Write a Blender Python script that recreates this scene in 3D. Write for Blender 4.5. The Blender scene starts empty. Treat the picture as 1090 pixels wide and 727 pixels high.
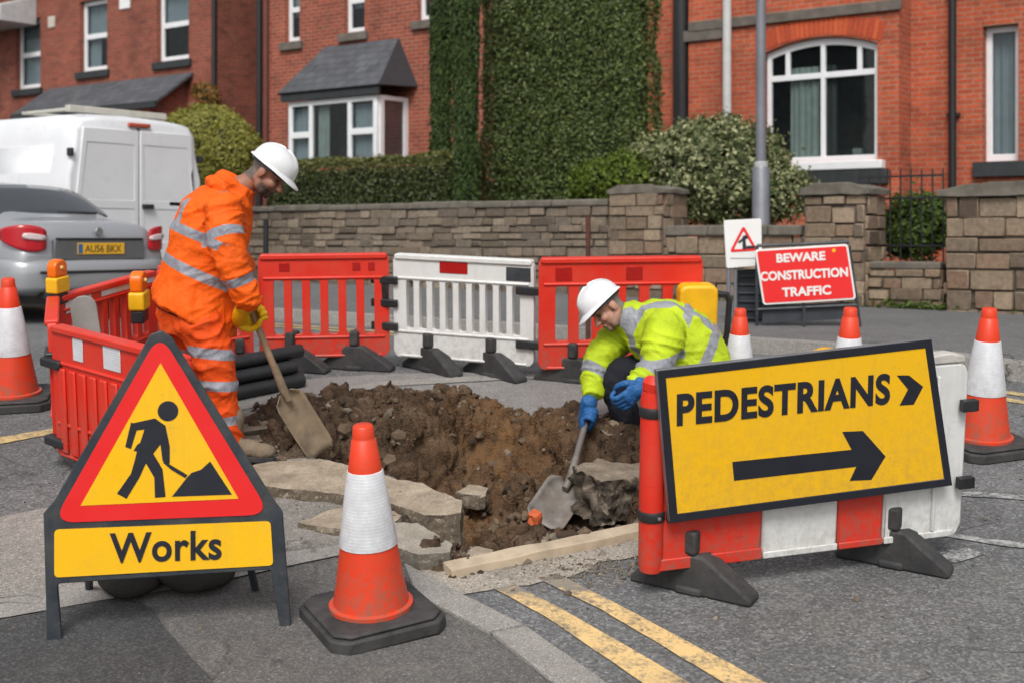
import bpy, bmesh, math, random
import numpy as np
from mathutils import Vector, Matrix, noise
R = random.Random(11)
NR = np.random.default_rng(5)
SC = bpy.context.scene
COL = SC.collection
R2D = math.radians

# ------------------------------------------------------------------ the lie of the land
HC, FPX, CX, HY = 2.25, 1400.0, 545.0, 255.0      # camera height, focal length, principal column and horizon row of the photograph

def g(y):
    """height of the road: it climbs away from the camera, then levels out"""
    a, b, s0, s1 = 8.8, 9.6, .15, .018
    if y < a: return s0*y
    if y < b:
        t = y-a
        return s0*a + s0*t + (s1-s0)*t*t/(2*(b-a))
    zb = s0*a + (s0+s1)/2*(b-a)
    return zb + s1*(min(y, 26)-b)

def P(px, py, Y):
    return Vector(((px-CX)/FPX*Y, Y, HC-(py-HY)/FPX*Y))

def G(px, py, dz=0.):
    """where the sight line through a photo point meets the ground"""
    lo, hi = 1.0, 80.0
    k = (py-HY)/FPX
    f = lambda Y: HC-k*Y-g(Y)-dz
    y = 1.0
    while f(y) > 0 and y < 80: y += .1
    lo, hi = y-.1, y
    for _ in range(40):
        m = (lo+hi)/2
        if f(m) > 0: lo = m
        else: hi = m
    return Vector(((px-CX)/FPX*lo, lo, g(lo)+dz))

def gnormal(y):
    s = (g(y+.05)-g(y-.05))/.1
    return Vector((0, -s, 1)).normalized()

def frame(A, B):
    """matrix whose x runs along the ground from A to B and whose z stands square to the slope"""
    x = (B-A).normalized()
    n = gnormal((A.y+B.y)/2)
    y = n.cross(x).normalized()
    z = x.cross(y).normalized()
    m = Matrix((x, y, z)).transposed().to_4x4()
    m.translation = A
    return m

def stand(p, yaw=0.):
    n = gnormal(p.y)
    x = Vector((1, 0, 0)); y = n.cross(x).normalized(); x = y.cross(n)
    m = Matrix((x, y, n)).transposed().to_4x4()
    m.translation = p
    return m @ Matrix.Rotation(yaw, 4, 'Z')

# street frame: u along the row of houses (to the right), n away from the road
ANG = -math.atan2(.6, .8)
SROT = Matrix.Rotation(ANG, 4, 'Z')
def SP(u, n, z=0.): return Vector((.8*u+.6*n, -.6*u+.8*n, z))
def fu(px, n):
    r = (px-CX)/FPX
    return n*(.8*r-.6)/(.8+.6*r)
def fz(px, py, n):
    u = fu(px, n)
    return HC-(py-HY)/FPX*(-.6*u+.8*n)
def sg(u, n): return g(-.6*u+.8*n)

# ------------------------------------------------------------------ objects
def tag(o, label=None, cat=None, group=None, kind=None):
    if label: o['label'] = label
    if cat: o['category'] = cat
    if group: o['group'] = group
    if kind: o['kind'] = kind
    return o

def empty(name, M, label=None, cat=None, group=None):
    o = bpy.data.objects.new(name, None)
    COL.objects.link(o)
    o.empty_display_size = .1
    o.matrix_world = M if isinstance(M, Matrix) else Matrix.Translation(M)
    return tag(o, label, cat, group)

def copy_tree(o, parent=None):
    c = o.copy(); COL.objects.link(c)
    if parent is not None:
        c.parent = parent
        c.matrix_parent_inverse = o.matrix_parent_inverse.copy()
    for ch in list(o.children): copy_tree(ch, c)
    return c

class MB:
    def __init__(s): s.v, s.f, s.m = [], [], []
    def add(s, vs, fs, mi=0, M=None):
        o = len(s.v)
        for p in vs:
            p = Vector(p)
            s.v.append(M @ p if M is not None else p)
        for f in fs:
            s.f.append(tuple(o+i for i in f)); s.m.append(mi)
        return s
    def box(s, x0, x1, y0, y1, z0, z1, mi=0, M=None, top=1.):
        cx, cy = (x0+x1)/2, (y0+y1)/2
        t = lambda x, c: c+(x-c)*top
        vs = [(x0,y0,z0),(x1,y0,z0),(x1,y1,z0),(x0,y1,z0),
              (t(x0,cx),t(y0,cy),z1),(t(x1,cx),t(y0,cy),z1),(t(x1,cx),t(y1,cy),z1),(t(x0,cx),t(y1,cy),z1)]
        return s.add(vs, [(0,3,2,1),(4,5,6,7),(0,1,5,4),(1,2,6,5),(2,3,7,6),(3,0,4,7)], mi, M)
    def prism(s, pts, d0, d1, axis='y', mi=0, M=None):
        """polygon pts (x,z) pushed along y, or (x,y) along z, or (y,z) along x"""
        def mk(p, d):
            return (p[0], d, p[1]) if axis == 'y' else (p[0], p[1], d) if axis == 'z' else (d, p[0], p[1])
        n = len(pts)
        a = sum(pts[i][0]*pts[(i+1) % n][1]-pts[(i+1) % n][0]*pts[i][1] for i in range(n))
        if a < 0: pts = pts[::-1]
        if d0 > d1: d0, d1 = d1, d0
        vs = [mk(p, d0) for p in pts]+[mk(p, d1) for p in pts]
        flip = axis == 'y'
        fs = [tuple(range(n)) if flip else tuple(range(n))[::-1], tuple(range(n, 2*n))[::-1] if flip else tuple(range(n, 2*n))]
        for i in range(n):
            j = (i+1) % n
            q = (i, j, n+j, n+i)
            fs.append(q[::-1] if flip else q)
        return s.add(vs, fs, mi, M)
    def holed(s, outer, holes, y0, y1, mi=0, M=None):
        bm = bmesh.new(); es = []
        for loop in [outer]+list(holes):
            vs = [bm.verts.new((x, y0, z)) for x, z in loop]
            for i in range(len(vs)): es.append(bm.edges.new((vs[i], vs[(i+1) % len(vs)])))
        r = bmesh.ops.triangle_fill(bm, use_beauty=True, use_dissolve=False, edges=es, normal=(0, -1, 0))
        fs = [x for x in r['geom'] if isinstance(x, bmesh.types.BMFace)]
        e = bmesh.ops.extrude_face_region(bm, geom=bm.faces[:])
        nv = [x for x in e['geom'] if isinstance(x, bmesh.types.BMVert)]
        bmesh.ops.translate(bm, verts=nv, vec=(0, y1-y0, 0))
        bmesh.ops.recalc_face_normals(bm, faces=bm.faces[:])
        bm.verts.index_update()
        s.add([v.co.copy() for v in bm.verts], [tuple(v.index for v in f.verts) for f in bm.faces], mi, M)
        bm.free(); return s
    def tube(s, pts, rad, seg=12, mi=0, M=None, caps=True, flat=1., closed=False):
        pts = [Vector(p) for p in pts]; n = len(pts)
        if not hasattr(rad, '__len__'): rad = [rad]*n
        vs, fs = [], []
        up = None
        for i, p in enumerate(pts):
            t = (pts[min(i+1, n-1)]-pts[max(i-1, 0)]).normalized()
            if up is None:
                up = Vector((0, 0, 1)) if abs(t.z) < .9 else Vector((1, 0, 0))
            a = up.cross(t).normalized(); b = t.cross(a).normalized(); up = b
            for k in range(seg):
                w = 2*math.pi*k/seg
                vs.append(p+a*(rad[i]*math.cos(w))+b*(rad[i]*flat*math.sin(w)))
        for i in range(n-1):
            for k in range(seg):
                k2 = (k+1) % seg
                fs.append((i*seg+k, i*seg+k2, (i+1)*seg+k2, (i+1)*seg+k))
        if caps:
            fs.append(tuple(range(seg))[::-1]); fs.append(tuple(range((n-1)*seg, n*seg)))
        return s.add(vs, fs, mi, M)
    def lathe(s, prof, seg=32, mi=0, M=None):
        vs, fs = [], []
        for r, z in prof:
            for k in range(seg):
                w = 2*math.pi*k/seg
                vs.append((r*math.cos(w), r*math.sin(w), z))
        for i in range(len(prof)-1):
            for k in range(seg):
                k2 = (k+1) % seg
                fs.append((i*seg+k, i*seg+k2, (i+1)*seg+k2, (i+1)*seg+k))
        fs.append(tuple(range(seg))[::-1]); fs.append(tuple(range((len(prof)-1)*seg, len(prof)*seg)))
        return s.add(vs, fs, mi, M)
    def ell(s, c, r, rot=None, mi=0, seg=20, rings=12):
        M = Matrix.Translation(Vector(c)) @ (rot.to_4x4() if rot is not None else Matrix.Identity(4)) @ Matrix.Diagonal((*r, 1))
        vs = [(0, 0, -1)]; fs = []
        for i in range(1, rings):
            a = math.pi*i/rings-math.pi/2
            for k in range(seg):
                w = 2*math.pi*k/seg
                vs.append((math.cos(a)*math.cos(w), math.cos(a)*math.sin(w), math.sin(a)))
        vs.append((0, 0, 1)); L = len(vs)-1
        for k in range(seg):
            k2 = (k+1) % seg
            fs.append((0, 1+k2, 1+k))
            fs.append((L, L-seg+k, L-seg+k2))
            for i in range(rings-2):
                a, b = 1+i*seg, 1+(i+1)*seg
                fs.append((a+k, a+k2, b+k2, b+k))
        return s.add(vs, fs, mi, M)
    def limb(s, pts, rad, seg=18, mi=0):
        """round ended tapered limb through points, smoothly interpolated"""
        pts = [Vector(p) for p in pts]; n = len(pts); q, r = [], []
        for i in range(n-1):
            p0, p1, p2, p3 = pts[max(i-1, 0)], pts[i], pts[i+1], pts[min(i+2, n-1)]
            for k in range(6):
                t = k/6
                q.append(.5*((2*p1)+(p2-p0)*t+(2*p0-5*p1+4*p2-p3)*t*t+(3*p1-p0-3*p2+p3)*t**3))
                tt = t*t*(3-2*t); r.append(rad[i]*(1-tt)+rad[i+1]*tt)
        q.append(pts[-1]); r.append(rad[-1])
        s.tube(q, r, seg, mi)
        s.ell(pts[0], (rad[0],)*3, mi=mi, seg=seg); s.ell(pts[-1], (rad[-1],)*3, mi=mi, seg=seg)
        return s
    def loft(s, secs, seg=24, mi=0):
        """secs: (centre, in-plane half width a along dirA, half depth b along dirB)"""
        vs, fs = [], []
        for c, da, a, db, b in secs:
            for k in range(seg):
                w = 2*math.pi*k/seg
                vs.append(Vector(c)+Vector(da)*(a*math.cos(w))+Vector(db)*(b*math.sin(w)))
        n = len(secs)
        for i in range(n-1):
            for k in range(seg):
                k2 = (k+1) % seg
                fs.append((i*seg+k, i*seg+k2, (i+1)*seg+k2, (i+1)*seg+k))
        fs.append(tuple(range(seg))[::-1]); fs.append(tuple(range((n-1)*seg, n*seg)))
        return s.add(vs, fs, mi)
    def mesh(s, name, fix=True):
        me = bpy.data.meshes.new(name)
        me.from_pydata([tuple(v) for v in s.v], [], s.f)
        me.polygons.foreach_set('material_index', s.m)
        if fix:
            bm = bmesh.new(); bm.from_mesh(me)
            bmesh.ops.recalc_face_normals(bm, faces=bm.faces[:]); bm.to_mesh(me); bm.free()
        me.update()
        return me
    def build(s, name, mats, parent=None, M=None, bevel=0, seg=2, smooth=True, sub=0, ang=35, fix=True):
        me = s.mesh(name, fix)
        return link(name, me, mats, parent, M, bevel, seg, smooth, sub, ang)

def link(name, me, mats, parent=None, M=None, bevel=0, seg=2, smooth=True, sub=0, ang=35):
    idx_ = np.zeros(len(me.polygons), dtype=np.int32); me.polygons.foreach_get('material_index', idx_)
    me.materials.clear()
    for m in (mats if isinstance(mats, (list, tuple)) else [mats]): me.materials.append(m)
    me.polygons.foreach_set('material_index', idx_)
    if smooth:
        me.polygons.foreach_set('use_smooth', [True]*len(me.polygons))
        me.set_sharp_from_angle(angle=R2D(ang))
    o = bpy.data.objects.new(name, me); COL.objects.link(o)
    if parent is not None: o.parent = parent
    if M is not None: o.matrix_local = M
    if bevel:
        b = o.modifiers.new('bevel', 'BEVEL'); b.width = bevel; b.segments = seg
        b.limit_method = 'ANGLE'; b.angle_limit = R2D(40); b.harden_normals = False
    if sub:
        m = o.modifiers.new('sub', 'SUBSURF'); m.levels = m.render_levels = sub
    return o

def rounded(x0, x1, z0, z1, r, n=5):
    pts = []
    for cx, cz, a0 in ((x1-r, z1-r, 0), (x0+r, z1-r, 90), (x0+r, z0+r, 180), (x1-r, z0+r, 270)):
        for k in range(n+1):
            a = R2D(a0+90*k/n)
            pts.append((cx+r*math.cos(a), cz+r*math.sin(a)))
    return pts

def round_poly(pts, r, n=5):
    """polygon with its corners rounded"""
    out = []; N = len(pts)
    for i in range(N):
        p0, p1, p2 = Vector(pts[i-1]), Vector(pts[i]), Vector(pts[(i+1) % N])
        a, b = (p0-p1).normalized(), (p2-p1).normalized()
        ang = math.acos(max(-1, min(1, a.dot(b))))
        d = min(r/math.tan(ang/2), .45*(p0-p1).length, .45*(p2-p1).length)
        s, e = p1+a*d, p1+b*d
        for k in range(n+1):
            t = k/n
            out.append(tuple((1-t)**2*s+2*t*(1-t)*p1+t*t*e))
    return out

def text_mesh(name, txt, w, h, mat, parent, M, bold=.0, spacing=1., t=.002):
    """flat lettering fitted to w x h (local x right, z up, facing -y), centred"""
    cu = bpy.data.curves.new(name, 'FONT'); cu.body = txt
    cu.align_x = 'CENTER'; cu.align_y = 'CENTER'; cu.offset = bold; cu.space_character = spacing
    cu.resolution_u = 6; cu.space_line = .95
    cu.extrude = .002
    o = bpy.data.objects.new(name, cu); COL.objects.link(o)
    bpy.context.view_layer.update()
    me = bpy.data.meshes.new_from_object(o.evaluated_get(bpy.context.evaluated_depsgraph_get()))
    bpy.data.objects.remove(o); bpy.data.curves.remove(cu)
    co = np.zeros(len(me.vertices)*3); me.vertices.foreach_get('co', co); co = co.reshape(-1, 3)
    lo, hi = co.min(0), co.max(0)
    c = (lo+hi)/2
    sx, sz = w/(hi[0]-lo[0]), h/(hi[1]-lo[1])
    q = np.zeros_like(co)
    q[:, 0] = (co[:, 0]-c[0])*sx; q[:, 2] = (co[:, 1]-c[1])*sz
    q[:, 1] = np.where(co[:, 2] > 0, -t, 0)
    me.vertices.foreach_set('co', q.ravel()); me.update()
    bm = bmesh.new(); bm.from_mesh(me); bmesh.ops.recalc_face_normals(bm, faces=bm.faces[:]); bm.to_mesh(me); bm.free()
    return link(name, me, mat, parent, M, smooth=False)

# ------------------------------------------------------------------ materials
def srgb(r, g_, b):
    f = lambda c: (c/255/12.92) if c/255 <= .04045 else ((c/255+.055)/1.055)**2.4
    return (f(r), f(g_), f(b))

class Nt:
    def __init__(s, name):
        s.mat = bpy.data.materials.new(name); s.mat.use_nodes = True
        s.t = s.mat.node_tree; s.t.nodes.clear()
        s.out = s.n('ShaderNodeOutputMaterial'); s.b = s.n('ShaderNodeBsdfPrincipled')
        s.l(s.b.outputs[0], s.out.inputs[0])
    def n(s, typ, **kw):
        x = s.t.nodes.new(typ)
        for k, v in kw.items():
            if k.startswith('_'): setattr(x, k[1:], v)
            else: x.inputs[k.replace('__', ' ')].default_value = v
        return x
    def l(s, a, b): s.t.links.new(a, b)
    def vec(s, kind='Object', rnd=False):
        tc = s.n('ShaderNodeTexCoord')
        if not rnd: return tc.outputs[kind]
        oi = s.n('ShaderNodeObjectInfo'); mu = s.n('ShaderNodeMath', _operation='MULTIPLY'); mu.inputs[1].default_value = 13.7
        s.l(oi.outputs['Random'], mu.inputs[0])
        ad = s.n('ShaderNodeVectorMath', _operation='ADD')
        s.l(tc.outputs[kind], ad.inputs[0]); s.l(mu.outputs[0], ad.inputs[1])
        return ad.outputs[0]
    def noise(s, v, scale, detail=5., rough=.55, dist=0.):
        x = s.n('ShaderNodeTexNoise'); x.inputs['Scale'].default_value = scale
        x.inputs['Detail'].default_value = detail; x.inputs['Roughness'].default_value = rough; x.inputs['Distortion'].default_value = dist
        if v is not None: s.l(v, x.inputs['Vector'])
        return x.outputs['Fac']
    def voro(s, v, scale, feat='F1', out='Distance', rnd=1.):
        x = s.n('ShaderNodeTexVoronoi', _feature=feat); x.inputs['Scale'].default_value = scale
        x.inputs['Randomness'].default_value = rnd
        if v is not None: s.l(v, x.inputs['Vector'])
        return x.outputs[out]
    def ramp(s, f, stops, mode='LINEAR'):
        x = s.n('ShaderNodeValToRGB'); cr = x.color_ramp; cr.interpolation = mode
        while len(cr.elements) < len(stops): cr.elements.new(.5)
        for e, (p, c) in zip(cr.elements, stops):
            e.position = p
            e.color = (*c, 1) if hasattr(c, '__len__') else (c, c, c, 1)
        s.l(f, x.inputs[0]); return x.outputs[0]
    def mix(s, f, a, b, mode='MIX'):
        x = s.n('ShaderNodeMix', _data_type='RGBA', _blend_type=mode)
        for i, v in ((0, f), (6, a), (7, b)):
            if isinstance(v, bpy.types.NodeSocket): s.l(v, x.inputs[i])
            elif hasattr(v, '__len__'): x.inputs[i].default_value = (*v, 1)
            else: x.inputs[i].default_value = v
        return x.outputs[2]
    def math(s, op, a, b=None):
        x = s.n('ShaderNodeMath', _operation=op)
        for i, v in ((0, a), (1, b)):
            if v is None: continue
            if isinstance(v, bpy.types.NodeSocket): s.l(v, x.inputs[i])
            else: x.inputs[i].default_value = v
        return x.outputs[0]
    def bump(s, h, strength=.3, dist=.01):
        x = s.n('ShaderNodeBump'); x.inputs['Strength'].default_value = strength; x.inputs['Distance'].default_value = dist
        s.l(h, x.inputs['Height']); s.l(x.outputs[0], s.b.inputs['Normal']); return x
    def col(s, c):
        if isinstance(c, bpy.types.NodeSocket): s.l(c, s.b.inputs['Base Color'])
        else: s.b.inputs['Base Color'].default_value = (*c, 1)
    def rough(s, v):
        if isinstance(v, bpy.types.NodeSocket): s.l(v, s.b.inputs['Roughness'])
        else: s.b.inputs['Roughness'].default_value = v

def sc_(c, k): return tuple(min(1, x*k) for x in c)

def plain(name, col, rough=.5, var=.15, scale=6, bump=.0, bscale=60, dirt=0., dirtcol=(.12, .09, .065), metal=0., dscale=3., spec=.5, scratch=0., lines=0., mud=None):
    t = Nt(name); v = t.vec(rnd=True)
    c = t.ramp(t.noise(v, scale, 6), [(.3, sc_(col, 1-var)), (.7, sc_(col, 1+var*.5))])
    if dirt:
        d = t.noise(v, dscale, 8, .7)
        f = t.ramp(d, [(.42, 0.), (.75, dirt)])
        c = t.mix(f, c, dirtcol)
        d2 = t.ramp(t.noise(v, dscale*14, 4, .6), [(.6, 0.), (.78, dirt*.8)])
        c = t.mix(d2, c, dirtcol)
    if scratch:
        f2 = t.ramp(t.noise(v, 38, 8, .75, 1.), [(.6, 0.), (.72, scratch)])
        c = t.mix(f2, c, (.6, .55, .5))
    if mud:   # road splash near the ground, streaks running down, dark scuffs
        gv = t.n('ShaderNodeTexCoord').outputs['Object']; sz = t.n('ShaderNodeSeparateXYZ'); t.l(gv, sz.inputs[0])
        mr = t.n('ShaderNodeMapRange'); mr.inputs[1].default_value = mud[1]; mr.inputs[2].default_value = mud[0]; t.l(sz.outputs[2], mr.inputs[0])
        sp = t.ramp(t.noise(v, 26, 8, .75), [(.42, 0.), (.62, 1.)])
        c = t.mix(t.math('MULTIPLY', t.math('MULTIPLY', mr.outputs[0], sp), mud[2]), c, (.16, .125, .09))
        mp = t.n('ShaderNodeMapping'); mp.inputs['Scale'].default_value = (30, 30, 1.6); t.l(v, mp.inputs[0])
        st = t.ramp(t.noise(mp.outputs[0], 1., 5, .7), [(.55, 0.), (.75, .35*mud[2])])
        c = t.mix(st, c, (.14, .11, .085))
        sc2 = t.n('ShaderNodeMapping'); sc2.inputs['Scale'].default_value = (9, 9, 70); sc2.inputs['Rotation'].default_value = (.3, .5, 0); t.l(v, sc2.inputs[0])
        c = t.mix(t.ramp(t.noise(sc2.outputs[0], 1., 4, .7), [(.66, 0.), (.71, .45*mud[2])]), c, sc_(col, .28))
    if lines:
        ov = t.vec(); sz = t.n('ShaderNodeSeparateXYZ'); t.l(ov, sz.inputs[0])
        sw = t.math('SINE', t.math('MULTIPLY', sz.outputs[2], 2*math.pi/lines))
        c = t.mix(t.ramp(sw, [(.35, .30), (.75, 0.)]), c, sc_(col, .55))
    t.col(c)
    r = t.ramp(t.noise(v, scale*3, 4), [(.2, rough*.75), (.8, min(1, rough*1.3))]); t.rough(r)
    t.b.inputs['Metallic'].default_value = metal
    t.b.inputs['Specular IOR Level'].default_value = spec
    if bump: t.bump(t.noise(v, bscale, 4), bump, .004)
    return t.mat

def asphalt(name, lo, hi, patch=.25, sz=120., cracks=True, tint=(1, 1, 1), stain=.25):
    t = Nt(name); v = t.vec()
    vo = t.n('ShaderNodeTexVoronoi'); vo.inputs['Scale'].default_value = sz; t.l(v, vo.inputs['Vector'])
    sep = t.n('ShaderNodeSeparateColor'); t.l(vo.outputs['Color'], sep.inputs[0])
    c = t.ramp(sep.outputs[0], [(.0, sc_(tint, lo*.4)), (.42, sc_(tint, lo*.95)), (.78, sc_(tint, hi)), (.93, sc_(tint, hi*1.3)), (1., sc_(tint, hi*1.9))])
    fine = t.noise(v, 420, 3, .7)
    c = t.mix(.5, c, t.ramp(fine, [(.25, sc_(tint, lo*.5)), (.75, sc_(tint, hi*1.3))]))
    big = t.noise(v, .9, 7, .65, .4)
    c = t.mix(1., c, t.ramp(big, [(.3, (1-patch,)*3), (.7, (1+patch*.6,)*3)]), 'MULTIPLY')
    mid = t.noise(v, 6.5, 6, .7)
    c = t.mix(1., c, t.ramp(mid, [(.3, (.86,)*3), (.72, (1.1,)*3)]), 'MULTIPLY')
    st = t.ramp(t.noise(v, 2.3, 7, .7, .8), [(.56, 0.), (.74, stain)])
    c = t.mix(st, c, (.30, .26, .21))
    dk = t.ramp(t.noise(v, 1.7, 5, .6, 1.2), [(.60, 0.), (.72, .35)])
    c = t.mix(dk, c, (.035, .033, .032))
    h = t.math('ADD', vo.outputs['Distance'], t.math('MULTIPLY', fine, .5))
    if cracks:
        # tar seams and oily drips
        dr = t.ramp(t.voro(v, 2.2), [(.03, .55), (.075, 0.)]); dr = t.math('MULTIPLY', dr, t.ramp(t.noise(v, 1.3, 3), [(.5, 0.), (.58, 1.)]))
        c = t.mix(dr, c, (.022, .021, .02))
        chips = t.ramp(t.voro(v, 23), [(.10, .8), (.16, 0.)]); chips = t.math('MULTIPLY', chips, t.ramp(t.noise(v, 5, 4), [(.52, 0.), (.6, 1.)]))
        c = t.mix(chips, c, sc_(tint, hi*1.7))
        wv = t.n('ShaderNodeVectorMath', _operation='ADD'); t.l(v, wv.inputs[0])
        nz = t.n('ShaderNodeTexNoise'); nz.inputs['Scale'].default_value = 1.8; nz.inputs['Detail'].default_value = 6
        t.l(v, nz.inputs['Vector']); t.l(nz.outputs['Color'], wv.inputs[1])
        e = t.voro(wv.outputs[0], .8, 'DISTANCE_TO_EDGE')
        m = t.ramp(e, [(.0, 1.), (.011, 0.)])
        m = t.math('MULTIPLY', m, t.ramp(t.noise(v, .7, 3), [(.50, 0.), (.64, .85)]))
        c = t.mix(m, c, (.02, .018, .016))
    t.col(c); t.rough(.88); t.b.inputs['Specular IOR Level'].default_value = .3
    t.bump(h, .55, .006)
    return t.mat

def paint_line(name, col, lo=.42, hi=.6, under=.11, sz=120, fade=None):
    """worn thermoplastic paint with the road showing through"""
    t = Nt(name); v = t.vec()
    vo = t.n('ShaderNodeTexVoronoi'); vo.inputs['Scale'].default_value = sz; t.l(v, vo.inputs['Vector'])
    sep = t.n('ShaderNodeSeparateColor'); t.l(vo.outputs['Color'], sep.inputs[0])
    a = t.ramp(sep.outputs[0], [(0, (under*.4,)*3), (.6, (under,)*3), (1, (under*2,)*3)])
    n1 = t.noise(v, 9, 8, .75); n2 = t.noise(v, 55, 5, .7)
    f = t.ramp(t.math('ADD', t.math('MULTIPLY', n1, .55), t.math('MULTIPLY', n2, .45)), [(lo, 0.), (hi, 1.)])
    if fade:   # scuffed away and buried in grit towards the dig
        sy = t.n('ShaderNodeSeparateXYZ'); t.l(v, sy.inputs[0]); mr = t.n('ShaderNodeMapRange'); mr.inputs[1].default_value = fade[0]; mr.inputs[2].default_value = fade[1]; t.l(sy.outputs[1], mr.inputs[0])
        f = t.math('MULTIPLY', f, t.ramp(t.math('SUBTRACT', t.noise(v, 14, 6, .7), t.math('MULTIPLY', mr.outputs[0], .5)), [(.12, 0.), (.3, 1.)]))
        a = t.mix(mr.outputs[0], a, (.27, .23, .18))
    p = t.mix(t.ramp(t.noise(v, 4, 6), [(.3, 0.), (.7, 1.)]), sc_(col, .78), col)
    p = t.mix(t.ramp(t.noise(v, 150, 3), [(.4, 0.), (.8, .35)]), p, sc_(col, .45))
    t.col(t.mix(f, a, p)); t.rough(.85); t.bump(t.math('ADD', vo.outputs['Distance'], f), .4, .004)
    return t.mat

def soil_mat(name):
    t = Nt(name); v = t.vec()
    c = t.ramp(t.noise(v, 5.5, 9, .65, .5), [(.28, (.026, .017, .011)), (.45, (.075, .046, .028)), (.6, (.14, .09, .056)), (.78, (.25, .175, .115))])
    c = t.mix(t.ramp(t.noise(v, 60, 5, .7), [(.35, 0.), (.75, .4)]), c, (.14, .095, .062))
    c = t.mix(t.ramp(t.noise(v, 34, 5, .7), [(.5, 0.), (.7, .75)]), c, (.03, .02, .014))
    # ochre clay seam
    at = t.n('ShaderNodeAttribute', _attribute_name='clay')
    c = t.mix(t.math('MULTIPLY', at.outputs['Fac'], t.ramp(t.noise(v, 9, 6, .7), [(.35, .1), (.6, 1.)])), c, (.23, .12, .05))
    a2 = t.n('ShaderNodeAttribute', _attribute_name='dry')
    c = t.mix(t.math('MULTIPLY', a2.outputs['Fac'], t.ramp(t.noise(v, 22, 6, .7), [(.3, .3), (.6, 1.)])), c, (.27, .225, .17))
    t.col(c); t.rough(.95); t.b.inputs['Specular IOR Level'].default_value = .2
    h = t.math('ADD', t.noise(v, 40, 8, .75), t.math('MULTIPLY', t.voro(v, 70), .6))
    t.bump(h, .9, .02)
    return t.mat

def island_mat(name, cols, rough=.9, nscale=30, namp=.35, bump=.4, stops=None, trans=0., bdist=.006, spec=.3, top=None, left=None):
    """colour picked per separate piece (stone, leaf) plus mottling"""
    t = Nt(name); v = t.vec()
    ge = t.n('ShaderNodeNewGeometry')
    n = len(cols)
    c = t.ramp(ge.outputs['Random Per Island'], [((i/(n-1)) if stops is None else stops[i], k) for i, k in enumerate(cols)])
    if top:   # lighter, yellower leaves towards the top (z from, z to, colour)
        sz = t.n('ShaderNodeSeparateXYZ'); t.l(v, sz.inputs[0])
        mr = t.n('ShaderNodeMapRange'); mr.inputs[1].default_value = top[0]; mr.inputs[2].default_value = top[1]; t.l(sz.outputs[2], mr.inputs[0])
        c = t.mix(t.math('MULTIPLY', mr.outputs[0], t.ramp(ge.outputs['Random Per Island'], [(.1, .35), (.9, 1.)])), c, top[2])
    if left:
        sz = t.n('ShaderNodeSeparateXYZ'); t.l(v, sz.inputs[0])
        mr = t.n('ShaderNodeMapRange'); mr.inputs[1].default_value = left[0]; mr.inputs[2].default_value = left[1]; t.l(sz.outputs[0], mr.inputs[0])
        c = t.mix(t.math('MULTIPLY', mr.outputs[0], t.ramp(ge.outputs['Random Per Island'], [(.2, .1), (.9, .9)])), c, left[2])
    if namp:
        c = t.mix(1., c, t.ramp(t.noise(v, nscale, 6, .7), [(.25, (1-namp,)*3), (.75, (1+namp*.7,)*3)]), 'MULTIPLY')
    t.col(c); t.rough(rough); t.b.inputs['Specular IOR Level'].default_value = spec
    if bump: t.bump(t.noise(v, nscale*2, 5, .7), bump, bdist)
    if trans:
        t.b.inputs['Subsurface Weight'].default_value = 0
        tr = t.n('ShaderNodeBsdfTranslucent'); t.l(t.mix(1., c, (1.2, 1.3, .6), 'MULTIPLY'), tr.inputs[0])
        ms = t.n('ShaderNodeMixShader'); ms.inputs[0].default_value = trans
        t.l(t.b.outputs[0], ms.inputs[1]); t.l(tr.outputs[0], ms.inputs[2]); t.l(ms.outputs[0], t.out.inputs[0])
    return t.mat

def brick_mat(name, c1, c2, mortar, dark=.5):
    t = Nt(name); tc = t.vec()
    sp = t.n('ShaderNodeSeparateXYZ'); t.l(tc, sp.inputs[0])
    cb = t.n('ShaderNodeCombineXYZ'); t.l(t.math('ADD', sp.outputs[0], sp.outputs[1]), cb.inputs[0]); t.l(sp.outputs[2], cb.inputs[1])
    br = t.n('ShaderNodeTexBrick'); t.l(cb.outputs[0], br.inputs['Vector'])
    for k, v in (('Scale', 1.), ('Mortar Size', .010), ('Mortar Smooth', .2), ('Bias', -.1), ('Brick Width', .225), ('Row Height', .075)): br.inputs[k].default_value = v
    br.inputs['Color1'].default_value = (*c1, 1); br.inputs['Color2'].default_value = (*c2, 1); br.inputs['Mortar'].default_value = (*mortar, 1)
    # a few burnt and a few pale bricks
    b2 = t.n('ShaderNodeTexBrick'); t.l(cb.outputs[0], b2.inputs['Vector'])
    for k, v in (('Scale', 1.), ('Mortar Size', 0.), ('Bias', 0.), ('Brick Width', .225), ('Row Height', .075)): b2.inputs[k].default_value = v
    b2.inputs['Color1'].default_value = (0, 0, 0, 1); b2.inputs['Color2'].default_value = (1, 1, 1, 1)
    c = t.mix(t.ramp(b2.outputs['Color'], [(.0, dark), (.25, 0.)]), br.outputs['Color'], (.05, .022, .018))
    c = t.mix(t.ramp(b2.outputs['Color'], [(.8, 0.), (1., .3)]), c, (.46, .2, .1))
    c = t.mix(1., c, t.ramp(t.noise(tc, .8, 7, .65), [(.28, (.55,)*3), (.5, (.88,)*3), (.75, (1.12,)*3)]), 'MULTIPLY')
    c = t.mix(1., c, t.ramp(t.noise(tc, 14, 6, .7), [(.3, (.7,)*3), (.7, (1.15,)*3)]), 'MULTIPLY')
    t.col(c); t.rough(.9); t.bump(t.math('MULTIPLY', br.outputs['Fac'], -1.), .6, .008)
    return t.mat

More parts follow.
